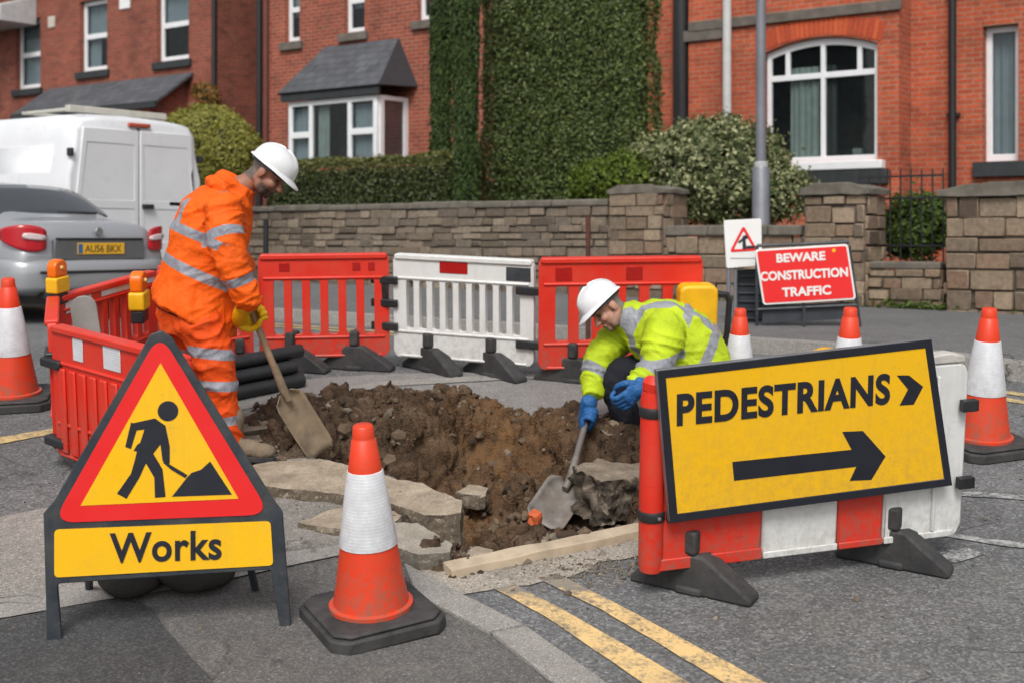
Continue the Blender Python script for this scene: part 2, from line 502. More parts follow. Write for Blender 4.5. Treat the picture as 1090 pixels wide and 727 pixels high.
def glass_mat(name, tint=(.02, .025, .03), clear=.0):
    t = Nt(name)
    t.col(tint); t.rough(.03); t.b.inputs['IOR'].default_value = 2.2; t.b.inputs['Specular IOR Level'].default_value = .5
    if clear:
        tr = t.n('ShaderNodeBsdfTransparent'); tr.inputs[0].default_value = (.8, .85, .85, 1)
        ms = t.n('ShaderNodeMixShader'); ms.inputs[0].default_value = clear
        t.l(t.b.outputs[0], ms.inputs[1]); t.l(tr.outputs[0], ms.inputs[2]); t.l(ms.outputs[0], t.out.inputs[0])
    return t.mat

def cloth_mat(name, col, var=.2, rough=.75, band=None, bandcol=(.27, .28, .32), bump=.28, dirt=.0, dirtcol=(.06, .05, .04), low=None):
    t = Nt(name); v = t.vec()
    c = t.ramp(t.noise(v, 7, 6, .6), [(.3, sc_(col, 1-var)), (.7, sc_(col, 1+var*.3))])
    if dirt:
        c = t.mix(t.ramp(t.noise(v, 8, 8, .75), [(.5, 0.), (.75, dirt)]), c, dirtcol)
    t.rough(rough)
    if band:
        at = t.n('ShaderNodeAttribute', _attribute_name='band')
        f = t.ramp(t.math('ADD', t.math('MULTIPLY', at.outputs['Fac'], 20.), .5), [(.47, 1.), (.53, 0.)])
        bc = t.ramp(t.noise(v, 30, 5, .6), [(.3, sc_(bandcol, .78)), (.7, sc_(bandcol, 1.15))])
        c = t.mix(f, c, bc)
        t.rough(t.ramp(f, [(0., rough), (1., .42)]))
    t.col(c)
    t.b.inputs['Specular IOR Level'].default_value = .3
    h = t.math('ADD', t.noise(v, 16, 4, .6, 1.2), t.math('MULTIPLY', t.noise(v, 45, 5, .6, .6), .35))
    t.bump(h, bump, .03)
    return t.mat
# ================================================================== camera, sky, sun
cam = bpy.data.cameras.new('camera'); camo = bpy.data.objects.new('camera', cam); COL.objects.link(camo)
camo.location = (0, 0, HC); camo.rotation_euler = (R2D(90), 0, 0)
cam.sensor_width = 36; cam.lens = FPX/1090*36; cam.shift_y = -(363.5-HY)/1090
cam.clip_start = .1; cam.clip_end = 2000
cam.dof.use_dof = True; cam.dof.focus_distance = 5.9; cam.dof.aperture_fstop = 2.8
SC.camera = camo
SC.view_settings.view_transform = 'Standard'; SC.view_settings.look = 'None'; SC.view_settings.exposure = 0

EL, AZ = 47., -172.           # sun high, behind the camera's left shoulder, veiled by cloud
w = bpy.data.worlds.new('World'); SC.world = w; w.use_nodes = True
nt = w.node_tree; nt.nodes.clear()
wo = nt.nodes.new('ShaderNodeOutputWorld'); bg = nt.nodes.new('ShaderNodeBackground')
sky = nt.nodes.new('ShaderNodeTexSky'); sky.sky_type = 'NISHITA'; sky.sun_disc = False
sky.sun_elevation = R2D(EL); sky.sun_rotation = R2D(AZ); sky.air_density = 1.2; sky.dust_density = 3.; sky.ozone_density = 1.
hs = nt.nodes.new('ShaderNodeHueSaturation'); hs.inputs['Saturation'].default_value = .22
nt.links.new(sky.outputs[0], hs.inputs['Color']); nt.links.new(hs.outputs[0], bg.inputs[0])
bg.inputs[1].default_value = .15
nt.links.new(bg.outputs[0], wo.inputs[0])
sl = bpy.data.lights.new('sun', 'SUN'); so = bpy.data.objects.new('sun', sl); COL.objects.link(so)
sl.energy = 2.1; sl.angle = R2D(20); sl.color = (1., .975, .94)
sd = Vector((math.sin(R2D(AZ))*math.cos(R2D(EL)), math.cos(R2D(AZ))*math.cos(R2D(EL)), math.sin(R2D(EL))))
so.rotation_euler = (-sd).to_track_quat('-Z', 'Y').to_euler(); so.location = (0, 0, 20)

# ================================================================== ground
ROAD = asphalt('worn_asphalt', .10, .21, .26, 95)
FOOT = asphalt('footway_tarmac', .10, .17, .12, 150, True, (1.05, 1., .95), .3)
NEW = asphalt('fresh_tarmac', .045, .10, .15, 130, False, stain=.08)
CONC = asphalt('weathered_concrete', .26, .37, .14, 240, True, (1.06, 1., .92), .15)
PAVE = asphalt('pavement_tarmac', .13, .20, .15, 140, True, (1., .99, .98), .15)
DUST = asphalt('gritty_concrete', .27, .42, .22, 170, True, (1.1, .98, .83), .3)

def inpoly(x, y, poly):
    c = False; n = len(poly)
    for i in range(n):
        x0, y0 = poly[i]; x1, y1 = poly[i-1]
        if (y0 > y) != (y1 > y) and x < (x1-x0)*(y-y0)/(y1-y0)+x0: c = not c
    return c
def pdist(x, y, poly):
    """signed distance, positive inside"""
    d = 1e9; n = len(poly)
    for i in range(n):
        ax, ay = poly[i-1]; bx, by = poly[i]
        t = max(0, min(1, ((x-ax)*(bx-ax)+(y-ay)*(by-ay))/max(1e-9, (bx-ax)**2+(by-ay)**2)))
        d = min(d, math.hypot(x-ax-t*(bx-ax), y-ay-t*(by-ay)))
    return d if inpoly(x, y, poly) else -d
def gp(pts): return [tuple(G(*p)[:2]) for p in pts]

DEEP = gp([(300,480),(330,464),(395,449),(430,458),(480,450),(560,447),(612,458),(668,470),(705,500),(705,556),(500,604),(478,592),(430,584),(412,560),(424,538),(440,522),(410,507),(345,491)])
DIRT = gp([(258,470),(262,447),(292,430),(340,424),(398,420),(432,416),(470,418),(500,424),(545,440),(610,437),(690,443),(735,468),(735,545),(640,572),(560,592),(500,610),(468,612),(452,600),(420,588),(404,560),(418,534),(440,512),(402,502),(340,485),(290,488)])

# the road: one sheet out to the horizon, cut deep where it has been dug up
xs = sorted(set([-300,-120,-60,-30,-18,-12,-8,-6,-5,-4,-3,-2.5,-2]+[round(-1.6+.05*i, 3) for i in range(62)]+[1.8,2.2,3,4,5,6,8,12,18,30,60,120,300]))
ys = sorted(set([-8,-3,0,2,3,4,4.5,5]+[round(5.3+.05*i, 3) for i in range(70)]+[9.,9.2,9.4,9.6,10,11,12,13,15,17,20,23,26,30,40,60,100,200,400]))
vs = []
for y in ys:
    for x in xs:
        d = pdist(x, y, DEEP) if (-1.7 < x < 1.7 and 5.2 < y < 8.9) else -9
        d2 = pdist(x, y, DIRT) if d > -9 else -9
        vs.append((x, y, g(y)-(.75 if d > .04 else .2 if d2 > .09 else 0)))
nx = len(xs)
fs = [(j*nx+i, j*nx+i+1, (j+1)*nx+i+1, (j+1)*nx+i) for j in range(len(ys)-1) for i in range(nx-1)]
gr = MB().add(vs, fs).build('road', ROAD, smooth=False, fix=False); tag(gr, kind='structure')

def patch(name, px, dz, mat, jit=.012, step=.08, kind='structure', world=None):
    pts = world if world else [G(*p) for p in px]
    out = []
    for i in range(len(pts)):
        a, b = Vector(pts[i]), Vector(pts[(i+1) % len(pts)])
        n = max(1, int((b-a).length/step))
        t = (b-a); nrm = Vector((-t.y, t.x, 0)).normalized()
        for k in range(n):
            p = a.lerp(b, k/n)
            o = noise.noise((p.x*7, p.y*7, 3.1))*jit+noise.noise((p.x*31, p.y*31, 9.))*jit*.6
            out.append(p+nrm*o)
    bm = bmesh.new(); vv = [bm.verts.new((p.x, p.y, 0)) for p in out]
    es = [bm.edges.new((vv[i], vv[(i+1) % len(vv)])) for i in range(len(vv))]
    bmesh.ops.triangle_fill(bm, use_beauty=True, edges=es, normal=(0, 0, 1))
    for v in bm.verts: v.co.z = g(v.co.y)+dz
    bmesh.ops.recalc_face_normals(bm, faces=bm.faces[:])
    me = bpy.data.meshes.new(name); bm.to_mesh(me); bm.free()
    if len(me.polygons) and me.polygons[0].normal.z < 0: me.flip_normals()
    o = link(name, me, mat, smooth=False)
    return tag(o, kind=kind)

# footway in front, its flush concrete edging, fresh tarmac reinstatement
patch('footway', [(-160,676),(0,655),(110,634),(200,618),(305,598),(370,588),(428,604),(474,636),(524,677),(584,727),(680,810),(-260,810)], .004, FOOT)
patch('fresh_tarmac_patch', [(-200,690),(0,662),(105,640),(150,641),(178,672),(205,700),(232,735),(280,800),(-260,800)], .008, NEW, .02)
patch('edging_strip', [(-120,652),(0,638),(60,629),(110,621),(200,611),(305,590),(365,582),(372,591),(305,605),(200,628),(110,641),(0,661),(-120,678)], .012, CONC, .008)
for k, q in enumerate([[(430,603),(444,637),(520,676),(557,669),(481,631)], [(524,678),(560,671),(640,727),(585,727)], [(586,728),(641,728),(745,810),(690,810)]]):
    top = [G(*p) for p in q]
    m = MB().prism([(p.x, p.y) for p in top], 0, .022, 'z')
    for v in m.v: v.z += g(v.y)
    tag(m.build('kerb', CONC, bevel=.006), kind='structure')
# dug-over slab pavement by the trench, concrete beyond it
patch('concrete_pavement', [(-60,560),(60,540),(150,500),(240,478),(262,480),(345,491),(405,508),(440,520),(424,538),(404,560),(412,588),(372,585),(305,592),(200,612),(110,622),(0,640),(-60,650)], .005, asphalt('old_footpath', .21, .33, .24, 150, True, (1.08, 1., .90), .5), .02)
patch('concrete_apron', [(236,450),(246,424),(300,405),(420,398),(530,396),(650,404),(700,415),(760,440),(760,462),(690,450),(612,446),(545,448),(500,430),(400,424),(330,428),(285,440)], .005, asphalt('apron_concrete', .21, .31, .15, 180, True, (1.04, 1., .95), .25), .02)
patch('pale_strip', [(246,431),(300,421),(420,406),(560,399),(640,403),(640,407),(560,404),(420,412),(300,429),(246,440)], .010, CONC, .01)
patch('dusty_margin', [(430,600),(476,604),(560,592),(676,566),(730,560),(735,572),(690,590),(640,600),(600,618),(560,622),(520,630),(486,634),(450,620)], .006, DUST, .04)

YEL = paint_line('worn_yellow_paint', srgb(236, 200, 138), .37, .53, fade=(5.1, 5.5))
PALEY = paint_line('faded_yellow_paint', srgb(225, 195, 130), .38, .56)
WHT = paint_line('worn_white_paint', (.62, .62, .6), .40, .56)
FWH = paint_line('faded_white_paint', (.5, .5, .48), .44, .58)
patch('yellow_line', [(525,627),(577,655),(664,714),(684,728),(780,800),(835,800),(735,728),(690,702),(640,673),(590,645),(549,623)], .006, YEL, .006)
patch('yellow_line', [(572,616),(640,650),(726,701),(772,728),(880,790),(935,790),(815,727),(726,681),(650,640),(592,611)], .006, YEL, .006)
patch('yellow_line', [(-60,477),(0,466),(60,456),(60,462),(0,473),(-60,485)], .006, PALEY, .006)
patch('white_line', [(-40,432),(0,422),(62,408),(62,413),(0,428),(-40,438)], .006, WHT, .006)
patch('white_marking', [(985,597),(1000,588),(1030,583),(1048,590),(1020,600),(1000,602)], .006, FWH, .03)
patch('white_marking', [(975,562),(1030,571),(1140,585),(1140,590),(1030,577),(980,568)], .006, FWH, .02)
patch('white_marking', [(1000,523),(1060,526),(1140,532),(1140,536),(1060,531),(1000,527)], .006, FWH, .02)

# far pavement with its kerb, garden ground behind the wall (street frame)
def strip(name, n0, n1, u0, u1, dz, mat, lip=0.):
    vs, fs = [], []
    us = np.linspace(u0, u1, 90); ns = np.linspace(n0, n1, 8)
    for a in us:
        for b in ns: vs.append(SP(a, b, sg(a, b)+dz))
    nn = len(ns)
    for i in range(len(us)-1):
        for j in range(nn-1): fs.append((i*nn+j, (i+1)*nn+j, (i+1)*nn+j+1, i*nn+j+1))
    if lip:
        k = len(vs)
        for a in us: vs.append(SP(a, n0, sg(a, n0)-.02))
        for i in range(len(us)-1): fs.append((k+i, k+i+1, (i+1)*nn, i*nn))
    o = MB().add(vs, fs).build(name, mat, smooth=False, fix=False); return tag(o, kind='structure')
strip('pavement', 9.16, 13.1, -34, 12, .105, PAVE)
strip('kerb', 9.0, 9.16, -34, 12, .11, CONC, 1)
strip('yellow_line', 8.62, 8.70, -34, 12, .006, PALEY)
strip('yellow_line', 8.44, 8.52, -34, 12, .006, PALEY)
strip('garden_soil', 13.1, 24, -60, 20, .03, plain('garden_earth', (.05, .045, .03), .95, .4, 5, .6, 40))

# ================================================================== the trench
SOIL = soil_mat('dug_soil')
heaps = [(442,446,.13,.17,.13),(480,440,.09,.14,.10),(405,450,.03,.2,.12),(350,452,.03,.2,.10),(620,446,-.07,.3,.10),(690,452,-.05,.2,.12),(296,446,.10,.16,.1),(318,466,.08,.14,.12),(268,460,.05,.12,.1),
         (520,446,.03,.2,.12),(600,447,.02,.2,.1),(690,470,.05,.2,.2)]
hp = [(G(a, b), c, d, e) for a, b, c, d, e in heaps]
inside = [(G(462,562), -.14, .12, .12), (G(468,508), -.12, .14, .16), (G(555,480), .14, .24, .16), (G(515,465), .10, .2, .10), (G(640,480), .16, .22, .15), (G(425,470), .03, .16, .12), (G(655,545), .20, .26, .24), (G(600,578), .24, .5, .14), (G(350,474), .14, .25, .1)]
x0, x1, y0, y1, st = -1.62, 1.12, 5.42, 8.45, .010
NX, NY = int((x1-x0)/st), int((y1-y0)/st)
def ss(a, b, t): t = max(0, min(1, (t-a)/(b-a))); return t*t*(3-2*t)   # also runs downhill when a > b
hgt = {}
def soil_h(x, y):
    wob = .05*noise.noise((x*5, y*5, .3))+.025*noise.noise((x*14, y*14, 5.3))
    dd = pdist(x, y, DEEP)+wob*.8
    do = pdist(x, y, DIRT)+wob*1.1
    if do < -.16: return None, do, dd
    h = .035*ss(-.02, .1, do)-.035*ss(.0, -.12, do)
    dep = ss(-.02, .24, dd)
    h -= .38*dep
    for p, a, sx, sy in hp: h += a*math.exp(-((x-p.x)/sx)**2-((y-p.y)/sy)**2)*(1-.4*dep)*ss(-.08, .1, do)
    for p, a, sx, sy in inside: h += a*dep*math.exp(-((x-p.x)/sx)**2-((y-p.y)/sy)**2)
    n = noise.fractal((x*3.3, y*3.3, 1.7), .8, 2.1, 6)*.055
    n += abs(noise.noise((x*11, y*11, 7.7)))*.075-.02
    h += n*ss(-.06, .08, do)
    return h, do, dd
idx = {}; vs = []; clay = []; dry = []; edge = []
c0 = G(540, 456); c1 = G(500, 490)
for j in range(NY):
    for i in range(NX):
        x, y = x0+i*st, y0+j*st
        h, do, dd = soil_h(x, y)
        if h is None: continue
        idx[i, j] = len(vs); vs.append((x+.006*noise.noise((x*40, y*40, 8)), y, g(y)+h))
        edge.append(ss(-.06, .06, do))
        clay.append(min(1, .9*math.exp(-((x-c0.x)/.36)**2-((y-c0.y)/.3)**2)+.8*math.exp(-((x-c1.x)/.2)**2-((y-c1.y)/.25)**2)))
        dry.append(max(0, min(1, .25-do*4))*.9+.75*ss(.1, .3, dd)*ss(6.75, 6.3, y))
fs = [(idx[i, j], idx[i+1, j], idx[i+1, j+1], idx[i, j+1]) for (i, j) in idx if (i+1, j) in idx and (i, j+1) in idx and (i+1, j+1) in idx]
m = MB().add(vs, fs)
soil = m.build('excavated_soil', SOIL, fix=False, ang=180)
for nm, arr in (('clay', clay), ('dry', dry)):
    at = soil.data.attributes.new(nm, 'FLOAT', 'POINT')
    at.data.foreach_set('value', arr)
meS = soil.data; nS = len(meS.vertices)
coS = np.zeros(nS*3); noS = np.zeros(nS*3); meS.vertices.foreach_get('co', coS); meS.vertices.foreach_get('normal', noS)
coS = coS.reshape(-1, 3); noS = noS.reshape(-1, 3)
for i in range(nS):     # clods pushed out square to the surface, so that steep faces are as lumpy as flat ones
    p = Vector(coS[i]); e = edge[i]
    if e <= 0: continue
    wv = p*9; wv = p*13+Vector((noise.noise(wv), noise.noise(wv+Vector((7, 0, 0))), noise.noise(wv+Vector((0, 7, 0)))))*.8
    v1 = noise.voronoi(wv)[0]; v2 = noise.voronoi(p*34)[0]
    k = ss(-.15, .3, noise.noise(p*3.5))
    d = .062*min(1, (v1[1]-v1[0])*1.6)*(.25+.75*k)+.022*min(1, (v2[1]-v2[0])*1.8)+.05*noise.fractal(p*6, .8, 2, 3)+.009*noise.noise(p*70)-.012
    coS[i] += noS[i]*d*e
meS.vertices.foreach_set('co', coS.ravel()); meS.update()
tag(soil, kind='structure')

ICO = None
def ico():
    global ICO
    if ICO is None:
        bm = bmesh.new(); bmesh.ops.create_icosphere(bm, subdivisions=1, radius=1)
        ICO = ([v.co.copy() for v in bm.verts], [tuple(v.index for v in f.verts) for f in bm.faces]); bm.free()
    return ICO
def pebbles(name, spots, mat):
    m = MB(); V, F = ico()
    for p, r in spots:
        M = Matrix.Translation(p) @ Matrix.Rotation(R.uniform(0, 6.3), 4, Vector((R.random(), R.random(), R.random()+.01)).normalized()) @ Matrix.Diagonal((r*R.uniform(.7, 1.4), r*R.uniform(.7, 1.2), r*R.uniform(.5, .9), 1))
        q = [v*R.uniform(.75, 1.2) for v in V]
        m.add(q, F, 0, M)
    o = m.build(name, mat, smooth=False, fix=False); return tag(o, kind='stuff')
CLOD = island_mat('soil_clods', [(.028, .019, .013), (.07, .046, .029), (.12, .08, .052), (.19, .135, .09), (.08, .054, .035)], .95, 40, .4, .6)
STONE = island_mat('loose_stones', [(.075, .06, .047), (.17, .14, .108), (.30, .255, .20), (.12, .095, .072), (.23, .185, .14)], .9, 40, .3, .4)
sp = []
while len(sp) < 1500:
    x, y = R.uniform(x0, x1), R.uniform(y0, y1)
    h, do, dd = soil_h(x, y)
    if h is None or do < -.1: continue
    sp.append((Vector((x, y, g(y)+h+.003)), min(.06, .009*math.exp(abs(R.gauss(0, .75))))))
pebbles('soil_clods', sp, CLOD)
sp = []
while len(sp) < 4200:
    if R.random() < .8:
        q = G(R.uniform(480, 710), R.uniform(528, 600)); x, y = q.x, q.y
    else: x, y = R.uniform(x0, x1), R.uniform(y0, y1)
    h, do, dd = soil_h(x, y)
    if h is None: continue
    sp.append((Vector((x, y, g(y)+h+.004)), min(.032, .006*math.exp(abs(R.gauss(0, .65))))))
pebbles('loose_stones', sp, STONE)
sp = []
for k in range(2600):
    if R.random() < .5: p = G(R.gauss(590, 70), R.gauss(603, 11))
    elif R.random() < .6: p = G(R.gauss(360, 70), R.gauss(525, 28))
    else: p = G(R.uniform(0, 1090), R.uniform(450, 727))
    if pdist(p.x, p.y, DEEP) > -.02: continue
    p.z += .004; sp.append((p, min(.018, .0028*math.exp(abs(R.gauss(0, .6))))))
pebbles('grit', sp, STONE)

# broken-up slabs and blocks around the hole
def rough_block(name, px, top, thick, mat, label, amp=.011, seed=0, cat='concrete block', world=None):
    pts = [G(x, y, top) for x, y in px] if world is None else world
    c = sum(pts, Vector())/len(pts)
    bm = bmesh.new()
    t = [bm.verts.new((p.x-c.x, p.y-c.y, g(p.y)+top-c.z)) for p in pts]
    f = bm.faces.new(t); f.normal_update()
    if f.normal.z < 0: f.normal_flip()
    e = bmesh.ops.extrude_face_region(bm, geom=[f])
    for v in e['geom']:
        if isinstance(v, bmesh.types.BMVert): v.co.z -= thick
    bmesh.ops.recalc_face_normals(bm, faces=bm.faces[:])
    bmesh.ops.triangulate(bm, faces=[x for x in bm.faces if len(x.verts) > 4])
    for k in range(7):
        es = [x for x in bm.edges if x.calc_length() > .035]
        if not es: break
        bmesh.ops.subdivide_edges(bm, edges=es, cuts=1)
        bmesh.ops.triangulate(bm, faces=[x for x in bm.faces if len(x.verts) > 4])
    bm.normal_update()
    for v in bm.verts:
        q = v.co*9+Vector((seed*3.3, 0, 0)); side = 1-.75*max(0, v.normal.z)
        d = (noise.fractal(q, .9, 2, 4)*.9+noise.noise(v.co*38)*.35)*amp*side*2
        v.co += v.normal*d
    me = bpy.data.meshes.new(name); bm.to_mesh(me); bm.free()
    o = link(name, me, mat, ang=28 if amp < .02 else 75); o.location = c
    b = o.modifiers.new('sub', 'SUBSURF'); b.subdivision_type = 'SIMPLE'; b.levels = b.render_levels = 1
    return tag(o, label, cat)
def rubble_mat(name, lo, mid, hi):
    t = Nt(name); v = t.vec()
    c = t.ramp(t.noise(v, 6, 8, .7), [(.3, lo), (.5, mid), (.72, hi)])
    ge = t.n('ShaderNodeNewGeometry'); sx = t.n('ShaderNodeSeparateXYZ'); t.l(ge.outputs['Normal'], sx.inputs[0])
    c = t.mix(t.ramp(sx.outputs[2], [(.25, .92), (.8, 0.)]), c, sc_(lo, .55))  # upright faces darkened in the colour, standing in for shade
    c = t.mix(t.ramp(t.noise(v, 90, 4, .7), [(.52, 0.), (.7, .7)]), c, sc_(lo, .5))
    c = t.mix(t.ramp(t.noise(v, 70, 4, .7), [(.56, 0.), (.72, .6)]), c, sc_(hi, 1.3))
    t.col(c); t.rough(.92); t.bump(t.noise(v, 60, 8, .75), .7, .012); return t.mat
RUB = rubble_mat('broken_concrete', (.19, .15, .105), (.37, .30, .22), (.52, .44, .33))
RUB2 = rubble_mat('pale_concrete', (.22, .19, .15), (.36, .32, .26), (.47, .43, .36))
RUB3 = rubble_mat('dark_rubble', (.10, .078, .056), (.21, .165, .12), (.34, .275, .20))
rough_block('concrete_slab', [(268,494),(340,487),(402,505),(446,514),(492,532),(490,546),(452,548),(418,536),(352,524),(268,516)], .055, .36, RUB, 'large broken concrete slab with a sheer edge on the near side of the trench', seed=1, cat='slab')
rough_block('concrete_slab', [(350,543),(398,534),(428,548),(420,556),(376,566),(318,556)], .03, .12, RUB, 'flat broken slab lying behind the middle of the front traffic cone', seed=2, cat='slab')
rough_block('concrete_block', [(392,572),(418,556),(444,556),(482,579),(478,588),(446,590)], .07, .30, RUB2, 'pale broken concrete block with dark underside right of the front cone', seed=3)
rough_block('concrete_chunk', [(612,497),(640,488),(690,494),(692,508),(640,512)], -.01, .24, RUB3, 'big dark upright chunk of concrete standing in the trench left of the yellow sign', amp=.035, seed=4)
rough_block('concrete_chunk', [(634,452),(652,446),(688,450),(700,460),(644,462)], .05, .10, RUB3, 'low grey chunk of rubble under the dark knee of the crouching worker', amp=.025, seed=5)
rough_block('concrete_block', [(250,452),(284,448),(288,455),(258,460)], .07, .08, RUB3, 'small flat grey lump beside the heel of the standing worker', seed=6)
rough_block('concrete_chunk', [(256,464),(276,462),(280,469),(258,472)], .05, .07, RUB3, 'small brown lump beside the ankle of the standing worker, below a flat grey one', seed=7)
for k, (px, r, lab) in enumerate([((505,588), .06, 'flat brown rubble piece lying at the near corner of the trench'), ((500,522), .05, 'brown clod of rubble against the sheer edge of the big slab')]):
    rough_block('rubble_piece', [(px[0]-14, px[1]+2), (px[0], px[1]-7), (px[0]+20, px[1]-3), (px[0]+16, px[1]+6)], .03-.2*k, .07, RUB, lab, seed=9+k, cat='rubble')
o = rough_block('brick_fragment', [(561,546),(568,541),(576,545),(570,551)], -.17, .05, plain('terracotta', (.62, .13, .04), .8, .3, 12, .4, 60), 'small bright orange brick fragment lying in front of the shovel blade', amp=.009, cat='brick')
# edging bar laid across the mouth of the trench
A, B = G(476, 612), G(684, 569)
M = frame(A, B); L = (B-A).length
m = MB()
for k in range(24):
    a, b = L*k/24, L*(k+1)/24
    m.add([(a, -.05, 0), (b, -.05, 0), (b, .05, 0), (a, .05, 0), (a, -.045, .045), (b, -.045, .045), (b, .045, .045), (a, .045, .045)], ([(0,3,7,4)] if k == 0 else [])+([(1,5,6,2)] if k == 23 else [])+[(4,5,6,7), (0,1,5,4), (2,3,7,6), (0,3,2,1)])
me = m.mesh('edging_kerb')
bm = bmesh.new(); bm.from_mesh(me); bmesh.ops.remove_doubles(bm, verts=bm.verts[:], dist=1e-4)
for v in bm.verts: v.co += Vector((0, noise.noise((v.co.x*5, v.co.y*20, 1))*.006, noise.noise((v.co.x*6, v.co.y*20, v.co.z*9))*.006))
bm.to_mesh(me); bm.free()
o = link('edging_kerb', me, plain('sandy_concrete', (.52, .42, .30), .9, .22, 9, .5, 70, .45, (.24, .17, .11), dscale=8), None, M, bevel=.006)
tag(o, 'long pale sandy edging kerb laid across the near edge of the trench', 'kerb stone')
# ================================================================== stone garden walls (street frame)
MORT = plain('wall_mortar', (.095, .08, .062), .95, .3, 12, .5, 80)
STN = island_mat('sandstone_blocks', [(.09, .066, .049), (.19, .138, .095), (.28, .21, .145), (.14, .107, .08), (.34, .265, .185), (.21, .132, .09), (.17, .145, .115)], .92, 22, .45, .7, bdist=.01)
STD = island_mat('dark_gritstone', [(.10, .08, .062), (.175, .137, .102), (.24, .19, .14), (.135, .11, .088), (.29, .235, .175)], .92, 22, .45, .7, bdist=.01)
COPE = plain('coping_stone', (.16, .14, .115), .92, .4, 7, .7, 50, .5, (.07, .07, .045), dscale=4)

def stone_face(m, a0, a1, z0, z1, put, rmin, rmax, wmin, wmax, mi=1):
    z = z0
    while z < z1-.02:
        h = min(R.uniform(rmin, rmax), z1-z)
        if z1-z-h < rmin*.6: h = z1-z
        a = a0-R.uniform(0, .1)
        while a < a1:
            wd = R.uniform(wmin, wmax)
            b0, b1 = max(a, a0)+.006, min(a+wd, a1)-.006
            if b1-b0 > .03:
                d = R.uniform(.002, .035)
                j = lambda: R.uniform(-.012, .012)
                put(m, b0+j(), b1+j(), z+.006+j(), z+h-.006+j(), d, mi)
            a += wd
        z += h
def garden_wall(name, u0, u1, n0, n1, H, label, rows=(.11, .17), wid=(.16, .42), mat=STN, cope=.09, over=.04, dip=0, piers=False, zb=None, capstyle='flat'):
    uc, nc = (u0+u1)/2, n0
    z0 = sg(uc, nc)+.1 if zb is None else zb
    root = empty(name, Matrix.Translation(SP(uc, nc, z0)) @ SROT, label, 'stone pillar' if piers else 'stone wall')
    a0, a1, D = u0-uc, u1-uc, n1-n0
    m = MB()
    core = [(a0+.012, -.35), (a1-.012, -.35), (a1-.012, H-.01), (a0+.012, H-.01)]
    m.prism(core, .014, D-.012, 'y', 0)
    stone_face(m, a0, a1, -.3, H, lambda m, b0, b1, c0, c1, d, mi: m.box(b0, b1, -d, .06, c0, c1, mi), rows[0], rows[1], wid[0], wid[1])
    stone_face(m, 0, D, -.3, H, lambda m, b0, b1, c0, c1, d, mi: m.box(a1-.06, a1+d, b0+.02, b1, c0, c1, mi), rows[0], rows[1], wid[0], wid[1])
    stone_face(m, 0, D, -.3, H, lambda m, b0, b1, c0, c1, d, mi: m.box(a0-d, a0+.06, b0+.02, b1, c0, c1, mi), rows[0], rows[1], wid[0], wid[1])
    m.build('masonry', [MORT, mat], root, bevel=.008, seg=1)
    c = MB()
    if piers:
        o = over
        pts = [(a0-o, H), (a1+o, H), (a1+o, H+cope*.55), ((a0+a1)/2+.3*(a1-a0), H+cope), ((a0+a1)/2-.3*(a1-a0), H+cope), (a0-o, H+cope*.55)]
        c.prism(pts, -o, D+o, 'y')
        me = c.mesh('coping')
        bm = bmesh.new(); bm.from_mesh(me); bmesh.ops.triangulate(bm, faces=[f for f in bm.faces if len(f.verts) > 4])
        for k in range(4): bmesh.ops.subdivide_edges(bm, edges=[e for e in bm.edges if e.calc_length() > .1], cuts=1); bmesh.ops.triangulate(bm, faces=[f for f in bm.faces if len(f.verts) > 4])
        for v in bm.verts: v.co += Vector((noise.noise(v.co*6), noise.noise(v.co*6+Vector((5, 0, 0))), noise.noise(v.co*6+Vector((0, 9, 0)))))*.018
        bm.to_mesh(me); bm.free()
        link('coping', me, COPE, root, bevel=.01)
    else:
        a = a0
        while a < a1-.01:
            wd = min(R.uniform(.55, 1.0), a1-a)
            if a1-a-wd < .3: wd = a1-a
            h = cope*R.uniform(.9, 1.1)
            c.box(a+.004, a+wd-.004, -over+R.uniform(-.008, .008), D+over, H+.001, H+h, 0, None)
            a += wd
        c.build('coping', COPE, root, bevel=.022, seg=3)
    return root
W = 12.92
def zt(px, py, n=W): return fz(px, py, n)
def wall_h(px, py, n=W):
    u = fu(px, n); return zt(px, py, n)-(sg(u, n)+.1)
garden_wall('garden_wall', -26, fu(649, W), W, W+.3, wall_h(500, 221)-.09, 'long low brown stone garden wall with flat coping below the clipped hedges', (.07, .12), (.15, .4), STD)
garden_wall('wall_pillar', fu(648, W-.08)+.01, fu(706, W-.08), W-.08, W+.45, wall_h(680, 205)-.02, 'short stone pillar with flat cap at the end of the long low wall, left of the shrub', (.10, .17), (.18, .4), STN, .10, .03, piers=True)
garden_wall('garden_wall', fu(707, W)+.01, fu(856, W)-.01, W, W+.3, wall_h(780, 242)-.1, 'stone garden wall below the variegated shrub, behind the white triangle sign', (.1, .17), (.18, .45), STN, .11, .05)
garden_wall('wall_pillar', fu(857, W-.08), fu(921, W-.08), W-.08, W+.45, wall_h(890, 206)-.02, 'stone gate pillar with worn cap standing behind the red construction sign', (.11, .19), (.18, .4), STN, .12, .05, piers=True)
garden_wall('garden_wall', fu(922, W)+.02, fu(1004, W)-.02, W, W+.3, wall_h(960, 279)-.08, 'lowest stretch of stone wall between the two gate pillars, under the iron railing', (.10, .17), (.16, .4), STN, .09, .02)
garden_wall('wall_pillar', fu(1007, W-.1), fu(1160, W-.1), W-.1, W+.5, wall_h(1060, 206)-.03, 'massive stone gate pillar with thick weathered cap at the right edge of the photo', (.11, .2), (.18, .45), STN, .13, .07, piers=True)

garden_wall('garden_wall', fu(1160, W)+.01, 13, W, W+.3, 1.05, 'stone garden wall carrying on past the massive gate pillar', (.1, .17), (.18, .45), STN, .11, .05)
IRON = plain('black_iron', (.012, .012, .014), .5, .2)
